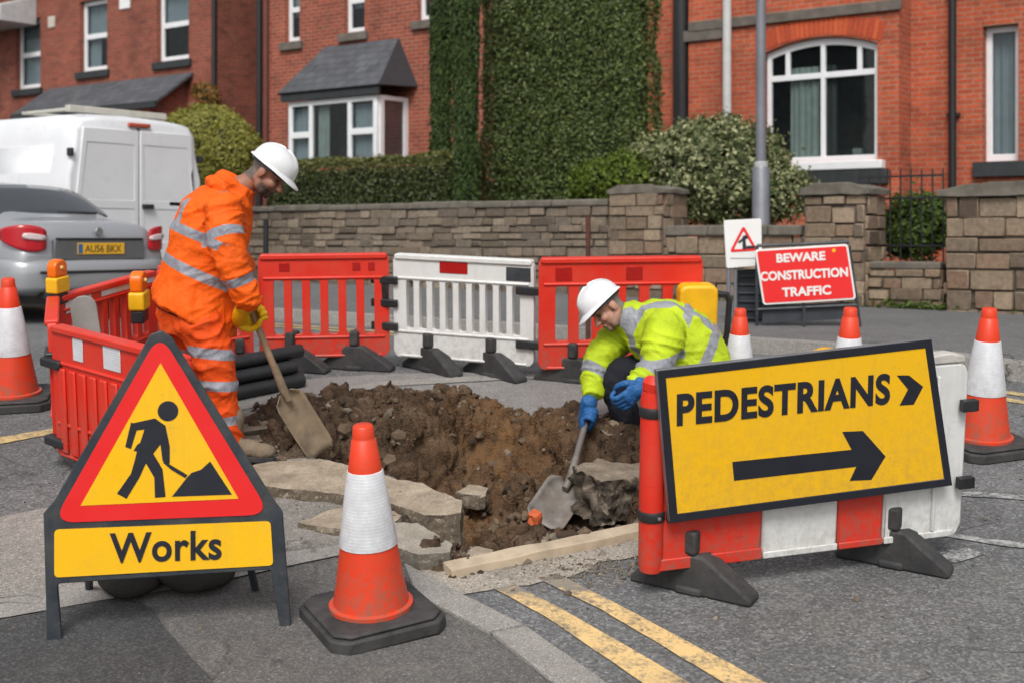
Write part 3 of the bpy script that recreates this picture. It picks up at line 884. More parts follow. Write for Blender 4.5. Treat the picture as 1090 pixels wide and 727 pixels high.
# iron railing behind the low stretch
u0, u1 = fu(915, W+.5), fu(1004, W+.5)
zb, zt_ = fz(960, 275, W+.5), fz(960, 184, W+.5)
rt = empty('iron_railing', Matrix.Translation(SP((u0+u1)/2, W+.5, zb)) @ SROT, 'thin black iron railing rising behind the lowest stretch of stone wall', 'railing')
L = (u1-u0)/2
for k in range(9):
    x = -L+2*L*k/8; MB().tube([(x, 0, -.6), (x, 0, zt_-zb+.03)], .009, 8).build('bar', IRON, rt)
for z in (.12, zt_-zb-.28, zt_-zb-.05): MB().box(-L, L, -.016, .016, z, z+.02).build('rail', IRON, rt)

# ================================================================== houses
BR1 = brick_mat('red_brick_left', srgb(168, 86, 66), srgb(128, 64, 50), srgb(140, 105, 90))
BR2 = brick_mat('red_brick_middle', srgb(176, 86, 62), srgb(134, 64, 48), srgb(168, 128, 110))
BR3 = brick_mat('orange_brick_right', srgb(208, 98, 62), srgb(162, 70, 46), srgb(176, 128, 104), .4)
BRD = brick_mat('dark_brick', srgb(96, 54, 46), srgb(78, 44, 38), srgb(80, 62, 55))
UPVC = plain('white_frame_paint', (.78, .79, .8), .35, .05)
SILL = plain('dark_painted_sill', (.028, .032, .034), .6, .3, 8, .2)
STNS = plain('stained_stone', (.14, .12, .10), .9, .35, 6, .4)
GLS = glass_mat('window_glass', (.03, .036, .042))
GLC = glass_mat('clear_window_glass', (.02, .024, .028), .8)
DARKIN = plain('dark_room', (.14, .13, .12), .95, .3)
CURT = plain('pale_curtain', (.68, .72, .67), .9, .15)
BLIND = plain('net_curtain', (.62, .66, .72), .9, .1)
PIPE = plain('black_downpipe', (.012, .012, .014), .45, .2)
PIPEW = plain('pale_downpipe', (.55, .55, .54), .5, .12)
LEAD = plain('lead_flashing', (.16, .17, .18), .6, .3)

def slate_mat(name, c):
    t = Nt(name); v = t.vec('UV')
    br = t.n('ShaderNodeTexBrick'); t.l(v, br.inputs['Vector'])
    for k, q in (('Scale', 1.), ('Mortar Size', .006), ('Brick Width', .28), ('Row Height', .2), ('Bias', 0.)): br.inputs[k].default_value = q
    br.inputs['Color1'].default_value = (*sc_(c, .8), 1); br.inputs['Color2'].default_value = (*sc_(c, 1.2), 1); br.inputs['Mortar'].default_value = (*sc_(c, .3), 1)
    o = t.vec(); cc = t.mix(1., br.outputs['Color'], t.ramp(t.noise(o, 3, 7, .7), [(.3, (.7,)*3), (.7, (1.25,)*3)]), 'MULTIPLY')
    t.col(cc); t.rough(.65); t.bump(t.math('MULTIPLY', br.outputs['Fac'], -1.), .8, .015); return t.mat
SLATE = slate_mat('grey_slate', (.085, .09, .10))
TILE = slate_mat('roof_tile', (.10, .06, .05))

def slab_uv(name, quad, thick, mat, parent):
    """sloping roof sheet from 4 corners (eaves left, eaves right, top right, top left) with metric UVs"""
    q = [Vector(p) for p in quad]
    nrm = (q[1]-q[0]).cross(q[3]-q[0]).normalized()
    vs = q+[p-nrm*thick for p in q]
    fs = [(0,1,2,3),(7,6,5,4),(0,4,5,1),(1,5,6,2),(2,6,7,3),(3,7,4,0)]
    me = bpy.data.meshes.new(name); me.from_pydata([tuple(p) for p in vs], [], fs)
    uv = me.uv_layers.new(name='UVMap'); ex = (q[1]-q[0]).normalized(); ey = nrm.cross(ex)
    for p in me.polygons:
        for li in p.loop_indices:
            d = me.vertices[me.loops[li].vertex_index].co-q[0]
            uv.data[li].uv = (d.dot(ex), d.dot(ey))
    return link(name, me, mat, parent, smooth=False)

def window(root, a0, a1, z0, z1, y, lights=(), bar=.05, transom=None, blind=None, sill=True, dark=True, clear=False, arch=0, sillmat=None, tops=None, only=None):
    """frame set at depth y; lights = mullion positions 0..1; transom 0..1"""
    if arch:
        n = 14
        top = [(a1+(a0-a1)*k/n, z1-arch+arch*(1-(2*k/n-1)**2)) for k in range(n+1)]
        outer = [(a0, z0), (a1, z0)]+top
        zt1 = lambda x: z1-arch+arch*(1-(2*(x-a0)/(a1-a0)-1)**2)
    else:
        outer = [(a0, z0), (a1, z0), (a1, z1), (a0, z1)]
        zt1 = lambda x: z1
    xs_ = [a0]+[a0+(a1-a0)*l for l in lights]+[a1]
    zs_ = [z0] + ([z0+(z1-z0)*transom] if transom else [])
    holes = []
    rows = [(xs_, j) for j in range(len(zs_))]
    if tops is not None: rows = [(xs_, 0), ([a0]+[a0+(a1-a0)*l for l in tops]+[a1], 1)]
    cells = [(xr, i, j) for xr, j in rows for i in range(len(xr)-1)]
    for xr, i, j in cells:
        xs_ = xr; whole = only is not None and i not in only
        if whole and j == 1: continue
        l, r = xs_[i]+bar*(1 if i == 0 else .5), xs_[i+1]-bar*(1 if i == len(xs_)-2 else .5)
        for zz in (zs_[j],):
            lo = zz+bar*(1.2 if j == 0 else .6)
            if j == len(zs_)-1 or whole:
                if arch:
                    k_ = 5
                    holes.append([(l, lo), (r, lo)]+[(r+(l-r)*k/k_, zt1(r+(l-r)*k/k_)-bar*1.5) for k in range(k_+1)])
                else: holes.append([(l, lo), (r, lo), (r, z1-bar), (l, z1-bar)])
            else: holes.append([(l, lo), (r, lo), (r, zs_[j+1]-bar*.6), (l, zs_[j+1]-bar*.6)])
    w_ = MB().holed(outer, holes, y, y+.07).build('window', UPVC, root, bevel=.006, seg=1)
    p = MB()
    for h in holes: p.prism(h, y+.035, y+.04)
    p.build('pane', GLC if clear else GLS, w_, smooth=False)
    if sill:
        MB().box(a0-.1, a1+.1, y-.2, y+.04, z0-.17, z0-.005).build('sill', sillmat or SILL, w_, bevel=.01)
    if blind:
        for (b0, b1, c0, c1, mt) in blind:
            x0_, x1_ = a0+(a1-a0)*b0, a0+(a1-a0)*b1
            n = max(8, int((x1_-x0_)/.02)); vs = []
            for k in range(n+1):
                x = x0_+(x1_-x0_)*k/n
                yy = y+.13+.025*math.sin(k*1.05)+.01*math.sin(k*.4)
                vs += [(x, yy, z0+(z1-z0)*c0), (x, yy, z0+(z1-z0)*c1)]
            MB().add(vs, [(2*k, 2*k+2, 2*k+3, 2*k+1) for k in range(n)]).build('curtain', mt, w_, fix=False)
    return w_

def house_root(name, u, n, z, label):
    return empty(name, Matrix.Translation(SP(u, n, z)) @ SROT, label, 'house')
FN = 18.9
ZB = 1.45
# helpers that read photo points on a facade, relative to a root at (u, n, ZB)
def A_(px, u, n=FN): return fu(px, n)-u
def Z_(px, py, n=FN): return fz(px, py, n)-ZB

def facade(root, a0, a1, zt, holes, mat, y=0., t=.28, name='wall'):
    return MB().holed([(a0, -.3), (a1, -.3), (a1, zt), (a0, zt)], holes, y, y+t).build(name, mat, root, smooth=False)
def rect(a0, a1, z0, z1): return [(a0, z0), (a1, z0), (a1, z1), (a0, z1)]
def shell(root, a0, a1, zt, depth, mat, y=0.):
    """side and back walls, dark rooms and a pitched roof, so that the house stands from any side"""
    m = MB()
    m.box(a1-.25, a1-.003, y+.281, y+depth, -.3, zt); m.box(a0+.003, a0+.25, y+.281, y+depth, -.3, zt); m.box(a0+.25, a1-.25, y+depth-.25, y+depth, -.3, zt)
    m.build('side_wall', mat, root, smooth=False)
    MB().box(a0+.26, a1-.26, y+.9, y+.95, -.2, zt-.1).build('interior', DARKIN, root, smooth=False)
    h = 2.2
    slab_uv('roof', [(a0-.1, y-.3, zt), (a1+.1, y-.3, zt), (a1+.1, y+depth/2, zt+h), (a0-.1, y+depth/2, zt+h)], .08, TILE, root)
    slab_uv('roof', [(a1+.1, y+depth+.3, zt), (a0-.1, y+depth+.3, zt), (a0-.1, y+depth/2, zt+h), (a1+.1, y+depth/2, zt+h)], .08, TILE, root)

# --- house on the left, with the lean-to slate roof over its bay
uL = fu(120, FN); hL = house_root('brick_house', uL, FN, ZB, 'red brick house behind the white van, with a slate lean-to roof and tall sash windows')
aR = A_(232, uL); aL = aR-24
def wrect(px0, px1, pya, pyb, u, n=FN):
    pc = (px0+px1)/2
    return A_(px0, u, n), A_(px1, u, n), Z_(pc, pyb, n), Z_(pc, pya, n)
w1 = wrect(85, 114, 0, 76, uL); w2 = wrect(167, 201, -14, 65, uL); w0 = wrect(17, 43, 21, 95, uL)
ZT = 7.2
facade(hL, aL, aR, ZT, [rect(*w) for w in (w0, w1, w2)], BR1)
shell(hL, aL, aR, ZT, 8, BR1)
for w_, bl in ((w0, [(0, 1, 0, 1, BLIND)]), (w1, [(0.02, .98, .45, 1, BLIND), (.05, .5, 0, .45, BLIND)]), (w2, [(0, 1, .5, 1, BLIND)])):
    window(hL, *w_, .12, (), .10, .5, bl, clear=True)
# lean-to roof and the bay under it
n2 = FN-1.0
e0, e1 = A_(12, uL, n2), A_(166, uL, n2); ze = Z_(100, 114, n2)
t0, t1 = A_(52, uL), A_(206, uL); zt2 = Z_(130, 86)
slab_uv('bay_roof', [(e0, -1.0, ze), (e1, -1.0, ze), (t1, -.004, zt2), (t0, -.004, zt2)], .05, SLATE, hL)
MB().prism([(-.95, -.3), (-.004, -.3), (-.004, zt2-.1), (-.95, ze-.06)], e0+.4, e1-.25, 'x').build('bay', BR1, hL, smooth=False)
m = MB(); m.box(e0, e1, -1.04, -.96, ze-.14, ze-.02); m.build('fascia', SILL, hL)
MB().box(A_(52, uL), A_(59, uL), -.03, -.003, Z_(55, 30), Z_(55, 18)).build('air_vent', plain('cream_vent', (.55, .5, .42), .7), hL, bevel=.005)
MB().box(A_(128, uL), A_(139, uL), -.03, -.003, Z_(133, 10), Z_(133, -4)).build('air_vent', UPVC, hL, bevel=.005)
px_ = A_(231, uL); MB().tube([(px_, -.08, -.2), (px_, -.08, ZT-.1)], .055, 12).build('downpipe', PIPE, hL)
# little white canopy at the far left
c0, c1 = A_(-60, uL, n2), A_(0, uL, n2)
MB().prism([(-1.0, Z_(10, 20, n2)), (-.003, Z_(10, 20, n2)), (-.003, Z_(10, -12, n2)), (-1.0, Z_(10, 3, n2))], c0, c1, 'x').build('canopy', plain('grey_canopy', (.5, .5, .5), .6), hL, bevel=.02)
for q in (-30, -8): MB().tube([(A_(q, uL, n2), -.9, -.2), (A_(q, uL, n2), -.9, Z_(10, 19, n2))], .07, 12).build('porch_post', plain('brown_post', (.16, .06, .04), .6), hL)

# --- recess between the houses
uD = fu(255, FN+1.8); hD = house_root('brick_house', uD, FN+1.8, ZB, 'set-back dark brick house side between two drainpipes, behind the golden bush')
facade(hD, fu(228, FN+1.8)-uD-.5, fu(280, FN+1.8)-uD+.6, 6.6, [], BRD)
x_ = fu(240, FN+1.8)-uD
MB().tube([(x_, -.06, -.2), (x_, -.06, 6.4)], .05, 12).build('downpipe', PIPE, hD)

# --- middle house with the square bay
uM = fu(370, FN); hM = house_root('brick_house', uM, FN, ZB, 'red brick house with a white square bay window under a slate hipped roof')
aL, aR = A_(278, uM), A_(520, uM)+2.0
ws = [wrect(303, 319, -25, 45, uM), wrect(366, 388, -35, 35, uM), wrect(444, 458, -45, 22, uM)]
facade(hM, aL, aR, ZT, [rect(*w) for w in ws], BR2)
shell(hM, aL, aR, ZT, 8, BR2)
for w_ in ws: window(hM, *w_, .12, (), .09, .5, [(.1, .9, .4, 1, BLIND)], clear=True, sillmat=STNS)
x_ = A_(277, uM)+.06
MB().tube([(x_, -.08, -.2), (x_, -.08, ZT-.1)], .06, 12).build('downpipe', PIPE, hM)
x_ = A_(281, uM)+.14
MB().tube([(x_, -.07, -.2), (x_, -.07, ZT-.1)], .045, 12).build('downpipe', plain('brown_downpipe', (.13, .04, .03), .5), hM)
n2 = FN-.85
e0, e1 = A_(296, uM, n2-.1), A_(404, uM, n2-.1); ze = Z_(350, 95, n2-.1)
zt2 = Z_(390, 45); t0, t1 = A_(346, uM), A_(424, uM)
rx = e1+.0
slab_uv('bay_roof', [(e0, -.98, ze), (e1, -.98, ze), (t1, -.004, zt2), (t0, -.004, zt2)], .05, SLATE, hM)
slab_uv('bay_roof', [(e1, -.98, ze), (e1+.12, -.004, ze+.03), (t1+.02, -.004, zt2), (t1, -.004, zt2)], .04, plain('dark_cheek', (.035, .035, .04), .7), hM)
slab_uv('bay_roof', [(e0-.12, -.004, ze+.03), (e0, -.98, ze), (t0, -.004, zt2), (t0-.02, -.004, zt2)], .04, SLATE, hM)
MB().box(e0+.05, e1-.05, -.93, -.87, ze-.17, ze-.03).build('fascia', SILL, hM)
b0, b1 = A_(307, uM, n2), A_(401, uM, n2); zb0, zb1 = Z_(354, 176, n2), ze-.175
wb = window(hM, b0, b1, zb0, zb1, -.85, (.26, .70), .10, .48, [(.03, .25, 0, .9, BLIND), (.30, .42, 0, 1, CURT), (.72, .97, 0, .9, BLIND)], sill=False, clear=True, only=(0, 2))
# returns of the bay
for sgn, xx in ((1, b1), (-1, b0)):
    Mr = Matrix.Translation((xx, -.78, 0)) @ Matrix.Rotation(R2D(90), 4, 'Z')
    s_ = MB().holed([(0, zb0), (.776, zb0), (.776, zb1), (0, zb1)], [[(.1, zb0+.1), (.66, zb0+.1), (.66, zb1-.08), (.1, zb1-.08)]], -.035, .035, M=Mr).build('bay_side_window', UPVC, hM, smooth=False)
    MB().prism([(.1, zb0+.1), (.66, zb0+.1), (.66, zb1-.08), (.1, zb1-.08)], -.004, .004, M=Mr).build('pane', GLS, s_, smooth=False)
MB().box(b0-.03, b1+.03, -.9, -.004, -.3, zb0-.01).build('bay', BR2, hM, smooth=False)
MB().box(b0+.1, b1-.1, -.1, -.02, zb0, zb1-.05).build('interior', DARKIN, hM, smooth=False)

# --- right-hand house with the arched window
uR = fu(870, FN); hR = house_root('brick_house', uR, FN, ZB, 'orange brick house with a wide arched white window and dark stone sills')
a0, a1 = A_(733, uR), A_(957, uR)
wx0, wx1, wz0, wz1 = A_(813, uR), A_(934, uR), Z_(873, 173), Z_(870, 40)
arch = .17; n = 14
hole = [(wx0, wz0), (wx1, wz0)]+[(wx1+(wx0-wx1)*k/n, wz1-arch+arch*(1-(2*k/n-1)**2)) for k in range(n+1)]
facade(hR, a0, a1, ZT, [hole], BR3)
wr = window(hR, wx0+.01, wx1-.01, wz0+.003, wz1-.005, .10, (.51,), .075, .70, None, clear=True, arch=arch, sill=False, tops=(.19, .51, .83))
# the picture window below the transom has only one mullion: broad panes behind, curtain inside
MB().box(wx0-.05, wx1+.12, -.14, .05, wz0-.13, wz0-.004).build('sill', UPVC, wr, bevel=.012)
MB().box(wx0-.02, wx1+.18, -.12, -.003, wz0-.36, wz0-.135).build('sill', SILL, wr, bevel=.012)
for (b0_, b1_, mt) in ((.20, .46, CURT), (.53, .62, plain('grey_curtain', (.12, .12, .12), .9)), (-.02, .03, CURT)):
    xa, xb = wx0+(wx1-wx0)*b0_, wx0+(wx1-wx0)*b1_; k_ = int((xb-xa)/.012); vs = []
    for k in range(k_+1):
        x = xa+(xb-xa)*k/k_; yy = .19+.02*math.sin(k*.75)+.012*math.sin(k*.31)
        vs += [(x, yy, wz0+.02), (x, yy, wz0+(wz1-wz0)*.78)]
    MB().add(vs, [(2*k, 2*k+2, 2*k+3, 2*k+1) for k in range(k_)]).build('curtain', mt, wr, fix=False)
MB().box(wx0+(wx1-wx0)*.74, wx0+(wx1-wx0)*.82, .2, .3, wz0+.03, wz0+.2).build('ornament', plain('white_china', (.5, .5, .48), .4), wr, bevel=.02)
# brick arch ring and the stone string course
m = MB(); k_ = 26
cxm = (wx0+wx1)/2
for k in range(k_):
    t0_, t1_ = k/k_+.004, (k+1)/k_-.004
    f = lambda t, o: (wx0-.06+(wx1-wx0+.12)*t + (t-.5)*o*.5, wz1-arch+arch*(1-(2*t-1)**2)+o)
    m.prism([f(t0_, .02), f(t1_, .02), f(t1_, .30), f(t0_, .30)], -.012, .05)
m.build('brick_arch', island_mat('arch_bricks', [srgb(205, 96, 58), srgb(188, 84, 52), srgb(176, 76, 50)], .9, 30, .25, .3), hR, smooth=False)
zs = Z_(840, 19)
MB().box(a0+.02, a1+.05, -.06, -.002, zs-.07, zs+.09).build('string_course', STNS, hR, bevel=.012)
MB().box(a0-.1, A_(772, uR), -.05, -.001, Z_(750, 44), Z_(750, 32)).build('stone_band', STNS, hR, bevel=.012)
# set-back wing on the right with its tall window
yb = .5
def A2(px): return fu(px, FN+yb)-uR
def Z2(px, py): return fz(px, py, FN+yb)-ZB
w3 = (A2(1046), A2(1084), Z2(1062, 172), Z2(1062, 27))
facade(hR, a1-.3, a1+8.5, ZT, [rect(*w3)], BR3, yb)
window(hR, *w3, yb+.16, (), .09, None, [(.0, 1, 0, 1, BLIND)], clear=True, sill=False)
MB().box(w3[0]-.12, w3[1]+.5, yb-.1, yb+.16, w3[2]-.23, w3[2]-.006).build('sill', SILL, hR, bevel=.012)
MB().box(a1-.28, a1-.002, .281, yb-.001, -.3, ZT).build('side_wall', BR3, hR, smooth=False)
MB().box(a0+.003, a0+.28, .281, 8, -.3, ZT).build('side_wall', BR3, hR, smooth=False)
x_ = A2(1016); m = MB(); m.tube([(x_, yb-.09, -.3), (x_, yb-.09, ZT-.1)], .055, 12)
for z in (1.0, 2.6, 4.4): m.box(x_-.09, x_+.09, yb-.1, yb-.003, z, z+.05)
m.build('downpipe', PIPE, hR)
x_ = A_(777, uR); m = MB(); m.tube([(x_, -.1, -.3), (x_, -.1, ZT-.1)], .07, 12); m.build('downpipe', PIPEW, hR)
x_ = A_(727, uR)-.06; MB().tube([(x_, .05, -.3), (x_, .05, ZT-.1)], .14, 14).build('downpipe', PIPE, hR)
facade(hR, a0-2.2, a0-.003, ZT, [], BR3, .3)
MB().box(a0-2, a1+8, 1.1, 1.15, -.2, ZT-.1).build('interior', DARKIN, hR, smooth=False)
slab_uv('roof', [(a0-2.3, -.3, ZT), (a1+8.6, -.3, ZT), (a1+8.6, 4.5, ZT+2.4), (a0-2.3, 4.5, ZT+2.4)], .08, TILE, hR)
slab_uv('roof', [(a1+8.6, 9.3, ZT), (a0-2.3, 9.3, ZT), (a0-2.3, 4.5, ZT+2.4), (a1+8.6, 4.5, ZT+2.4)], .08, TILE, hR)
MB().box(a0-2.2, a1+8.5, 8.7, 9, -.3, ZT).build('back_wall', BR3, hR, smooth=False)

# ================================================================== plants (street frame)
def leaf_mesh(pts, nrm, size, aspect=.55, droop=.6, up=0., jit=.5):
    n = len(pts); pts = np.asarray(pts); nrm = np.asarray(nrm)
    nrm = nrm+NR.normal(0, droop, (n, 3)); nrm /= np.linalg.norm(nrm, axis=1)[:, None]+1e-9
    t = NR.normal(0, 1, (n, 3)); t[:, 2] += up
    t -= nrm*(t*nrm).sum(1)[:, None]; t /= np.linalg.norm(t, axis=1)[:, None]+1e-9
    b = np.cross(nrm, t)
    s = size*np.exp(NR.normal(0, jit*.5, n))[:, None]
    v = np.empty((n, 4, 3))
    v[:, 0] = pts-t*s*.5; v[:, 1] = pts+b*s*aspect*.5+nrm*s*.1; v[:, 2] = pts+t*s*.5; v[:, 3] = pts-b*s*aspect*.5+nrm*s*.1
    return v.reshape(-1, 3)
def foliage(name, pts, nrm, size, mats, core=None, parent=None, M=None, **kw):
    v = leaf_mesh(pts, nrm, size, **kw); n = len(v)//4
    vs = [tuple(p) for p in v]; fs = [(4*i, 4*i+1, 4*i+2, 4*i+3) for i in range(n)]; mi = [0]*n
    if core is not None:
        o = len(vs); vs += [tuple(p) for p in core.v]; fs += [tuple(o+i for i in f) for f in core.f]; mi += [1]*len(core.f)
    me = bpy.data.meshes.new(name); me.from_pydata(vs, [], fs); me.polygons.foreach_set('material_index', mi); me.update()
    return link(name, me, mats, parent, M, smooth=False)
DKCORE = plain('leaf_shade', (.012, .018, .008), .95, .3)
def box_pts(n, hx, y0, y1, h, bump=.05, fr=1.3, side=True, z0=0.):
    """points over the front, top and ends of a clipped block, gently uneven"""
    P_, N_ = [], []
    A = [2*hx*(h-z0), 2*hx*(y1-y0), (y1-y0)*(h-z0), (y1-y0)*(h-z0)]
    S = sum(A)
    while len(P_) < n:
        r = R.random()*S
        if r < A[0]: p, q = (R.uniform(-hx, hx), y0, R.uniform(z0, h)), (0, -1, 0)
        elif r < A[0]+A[1]: p, q = (R.uniform(-hx, hx), R.uniform(y0, y1), h), (0, 0, 1)
        elif r < A[0]+A[1]+A[2]: p, q = (hx, R.uniform(y0, y1), R.uniform(z0, h)), (1, 0, 0)
        else: p, q = (-hx, R.uniform(y0, y1), R.uniform(z0, h)), (-1, 0, 0)
        d = bump*(noise.noise((p[0]*fr, p[1]*fr, p[2]*fr))+.6*noise.noise((p[0]*4, p[1]*4, p[2]*4)))+R.gauss(0, bump*.35)
        p = [p[0]+q[0]*d, p[1]+q[1]*d, p[2]+q[2]*d]
        rc = min(.32, (y1-y0)*.45)          # clipped corners are round, not square
        for yy, sg_ in ((y0+rc, -1), (y1-rc, 1)):
            ex, ey = abs(p[0])-(hx-rc), (p[1]-yy)*sg_
            if ex > 0 and ey > 0:
                l_ = math.hypot(ex, ey)
                if l_ > rc+d:
                    k_ = (rc+d)/l_; p[0] = math.copysign(hx-rc+ex*k_, p[0]); p[1] = yy+ey*k_*sg_; q = (math.copysign(ex/l_, p[0]), sg_*ey/l_, 0)
        P_.append(tuple(p)); N_.append(q)
    return P_, N_
def at_street(u, n, z): return Matrix.Translation(SP(u, n, z)) @ SROT
# tall clipped hedge block
nH = 15.0; u0, u1 = fu(505, nH), fu(675, nH); zb = sg((u0+u1)/2, nH); hh = fz(600, -22, nH)-zb
p_, q_ = box_pts(60000, (u1-u0)/2, 0, .85, hh, .085)
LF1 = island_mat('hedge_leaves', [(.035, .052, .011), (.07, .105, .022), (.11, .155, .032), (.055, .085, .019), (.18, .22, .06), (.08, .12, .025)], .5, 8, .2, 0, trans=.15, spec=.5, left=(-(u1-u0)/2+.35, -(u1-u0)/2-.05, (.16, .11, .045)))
hw = (u1-u0)/2-.1
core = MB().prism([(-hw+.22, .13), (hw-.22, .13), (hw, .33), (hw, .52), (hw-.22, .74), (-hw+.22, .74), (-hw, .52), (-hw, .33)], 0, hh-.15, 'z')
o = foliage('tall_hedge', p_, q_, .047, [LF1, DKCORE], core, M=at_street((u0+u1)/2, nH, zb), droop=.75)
tag(o, 'huge square-clipped dark green hedge rising above the long stone wall', 'hedge')
# low hedge
nH = 13.7; u0, u1 = fu(276, nH), fu(470, nH); zb = sg((u0+u1)/2, nH); hh = fz(380, 170, nH)-zb
p_, q_ = box_pts(26000, (u1-u0)/2, 0, 1.0, hh, .05, z0=.5)
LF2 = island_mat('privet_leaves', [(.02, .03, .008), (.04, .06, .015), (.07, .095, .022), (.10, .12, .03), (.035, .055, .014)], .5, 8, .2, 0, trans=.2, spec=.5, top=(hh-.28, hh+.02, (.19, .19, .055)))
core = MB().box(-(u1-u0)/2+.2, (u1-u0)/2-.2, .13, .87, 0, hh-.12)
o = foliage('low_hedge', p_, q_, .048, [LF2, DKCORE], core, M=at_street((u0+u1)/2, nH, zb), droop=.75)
tag(o, 'low clipped green hedge along the top of the stone wall, below the square bay', 'hedge')

def blob_pts(n, lobes, zmin=0., loose=.7):
    """points on the outer skin of overlapping lobes (cx,cy,cz,rx,ry,rz)"""
    P_, N_ = [], []
    wts = [l[3]*l[5] for l in lobes]
    while len(P_) < n:
        l = R.choices(lobes, wts)[0]
        d = Vector((R.gauss(0, 1), R.gauss(0, 1), R.gauss(0, 1))).normalized()
        k = 1+loose*(.22*noise.noise(d*2.4+Vector((l[0], l[1], l[2])))+.2*noise.noise(d*6+Vector((l[0], 0, 0))))-abs(R.gauss(0, .10))+(abs(R.gauss(0, .12))*loose if R.random() < .12 else 0)
        p = Vector((l[0]+d.x*l[3]*k, l[1]+d.y*l[4]*k, l[2]+d.z*l[5]*k))
        if p.z < zmin: continue
        if any(((p.x-m_[0])/m_[3])**2+((p.y-m_[1])/m_[4])**2+((p.z-m_[2])/m_[5])**2 < .62 for m_ in lobes if m_ is not l): continue
        P_.append(tuple(p)); N_.append(tuple(d))
    return P_, N_
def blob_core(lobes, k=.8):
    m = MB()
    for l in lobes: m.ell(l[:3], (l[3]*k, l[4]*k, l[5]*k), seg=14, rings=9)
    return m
def shrub(name, n_, lobes_px, npts, size, mats, label, zfoot=None, dep=.8, loose=.7, **kw):
    """lobes_px: (px, py, half width px, half height px, depth offset)"""
    uc = fu(lobes_px[0][0], n_); zb = sg(uc, n_)+.03
    lob = []
    for px, py, hw, hh_, dy in lobes_px:
        Y = -.6*fu(px, n_+dy)+.8*(n_+dy); s = Y/FPX
        lob.append((fu(px, n_+dy)-uc, dy, fz(px, py, n_+dy)-zb, hw*s*1.12, hw*s*dep, hh_*s))
    p_, q_ = blob_pts(npts, lob, loose=loose)
    o = foliage(name, p_, q_, size, mats, blob_core(lob, .8 if loose < 1 else .68), M=at_street(uc, n_, zb), **kw)
    return tag(o, label, 'bush')
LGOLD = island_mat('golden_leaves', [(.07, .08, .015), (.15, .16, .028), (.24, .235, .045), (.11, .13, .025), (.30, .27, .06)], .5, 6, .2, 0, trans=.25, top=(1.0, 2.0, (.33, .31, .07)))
shrub('golden_bush', 14.2, [(215,158,56,46,0),(190,170,40,46,.1),(245,165,34,40,-.1),(215,185,58,30,0)], 21000, .058, [LGOLD, DKCORE], 'rounded clipped golden green bush between the van and the standing worker', loose=.4)
LORG = island_mat('autumn_leaves', [(.22, .08, .015), (.30, .14, .03), (.14, .09, .02), (.10, .10, .02)], .5, 6, .2, 0, trans=.25)
shrub('autumn_shrub', 17.0, [(222,106,14,16,0),(212,98,8,10,0)], 900, .08, [LORG, DKCORE], 'little orange autumn shrub against the red brick behind the golden bush')
LVAR = island_mat('variegated_leaves', [(.04, .065, .018), (.08, .11, .035), (.14, .17, .07), (.33, .34, .17), (.48, .47, .27), (.06, .09, .025)], .5, 6, .2, 0, trans=.2)
shrub('variegated_shrub', 13.9, [(745,190,52,46,0),(700,180,36,34,.1),(785,195,46,50,0),(828,205,28,32,-.1),(768,155,34,30,.2),(735,150,24,22,.2),(800,160,26,26,.1)], 27000, .055, [LVAR, DKCORE], 'large loose cream and green variegated shrub leaning over the wall by the lamp post', loose=1.7)
LLIM = island_mat('lime_leaves', [(.06, .09, .015), (.12, .17, .02), (.18, .24, .035), (.09, .13, .02)], .5, 6, .2, 0, trans=.3)
shrub('lime_bush', 13.6, [(640,194,30,22,0),(668,188,26,26,0),(625,204,16,16,0)], 5200, .055, [LLIM, DKCORE], 'bright lime green bush behind the short pillar at the foot of the tall hedge', loose=1.2)
LGRN = island_mat('green_leaves', [(.045, .075, .016), (.09, .15, .03), (.15, .22, .045), (.065, .11, .025)], .5, 6, .2, 0, trans=.25)
shrub('green_bush', 13.75, [(978,240,30,34,0),(960,246,18,26,0),(1000,236,16,26,.1)], 4200, .06, [LGRN, DKCORE], 'bushy green plant behind the railing, between the stone gate pillars', loose=1.6)
# dark conifers
LCON = island_mat('conifer_sprays', [(.018, .032, .010), (.045, .078, .018), (.075, .115, .026), (.03, .055, .014)], .6, 6, .2, 0, trans=.08)
TRK = plain('bark', (.07, .05, .035), .95, .4, 8, .8, 30)
def conifer(n_, pxa, pxb, pytop, npts, label):
    uc = fu((pxa+pxb)/2, n_); zb = sg(uc, n_)+.03; Y = -.6*uc+.8*n_
    r = (pxb-pxa)/2*Y/FPX*.98; h = fz((pxa+pxb)/2, pytop, n_)-zb
    root = empty('conifer_tree', at_street(uc, n_, zb), label, 'tree')
    P_, N_ = [], []
    while len(P_) < npts:
        a = R.uniform(0, 2*math.pi); z = R.uniform(.15, h)
        k = min(1, (h-z)/(h*.22)+.08)**.7*(1+.10*noise.noise((math.cos(a)*2, math.sin(a)*2, z*1.6))+.34*noise.noise((math.cos(a)*5, math.sin(a)*5, z*.7)))
        k *= 1-abs(R.gauss(0, .08))
        P_.append((r*k*math.cos(a), r*k*math.sin(a), z)); N_.append((math.cos(a), math.sin(a), .3))
    core = MB().lathe([(r*.3, .3), (r*.78, .8), (r*.78, h*.75), (r*.1, h*.97)], 14)
    foliage('crown', P_, N_, .10, [LCON, DKCORE], core, root, aspect=.3, droop=.5, up=2.2)
    MB().tube([(0, 0, -.05), (0, 0, .5)], [.09, .07], 10).build('trunk', TRK, root)
conifer(14.3, 459, 480, -60, 9000, 'narrow dark columnar conifer standing closest to the square bay house')
conifer(14.1, 482, 509, -110, 13000, 'broader dark columnar conifer touching the left end of the tall hedge')
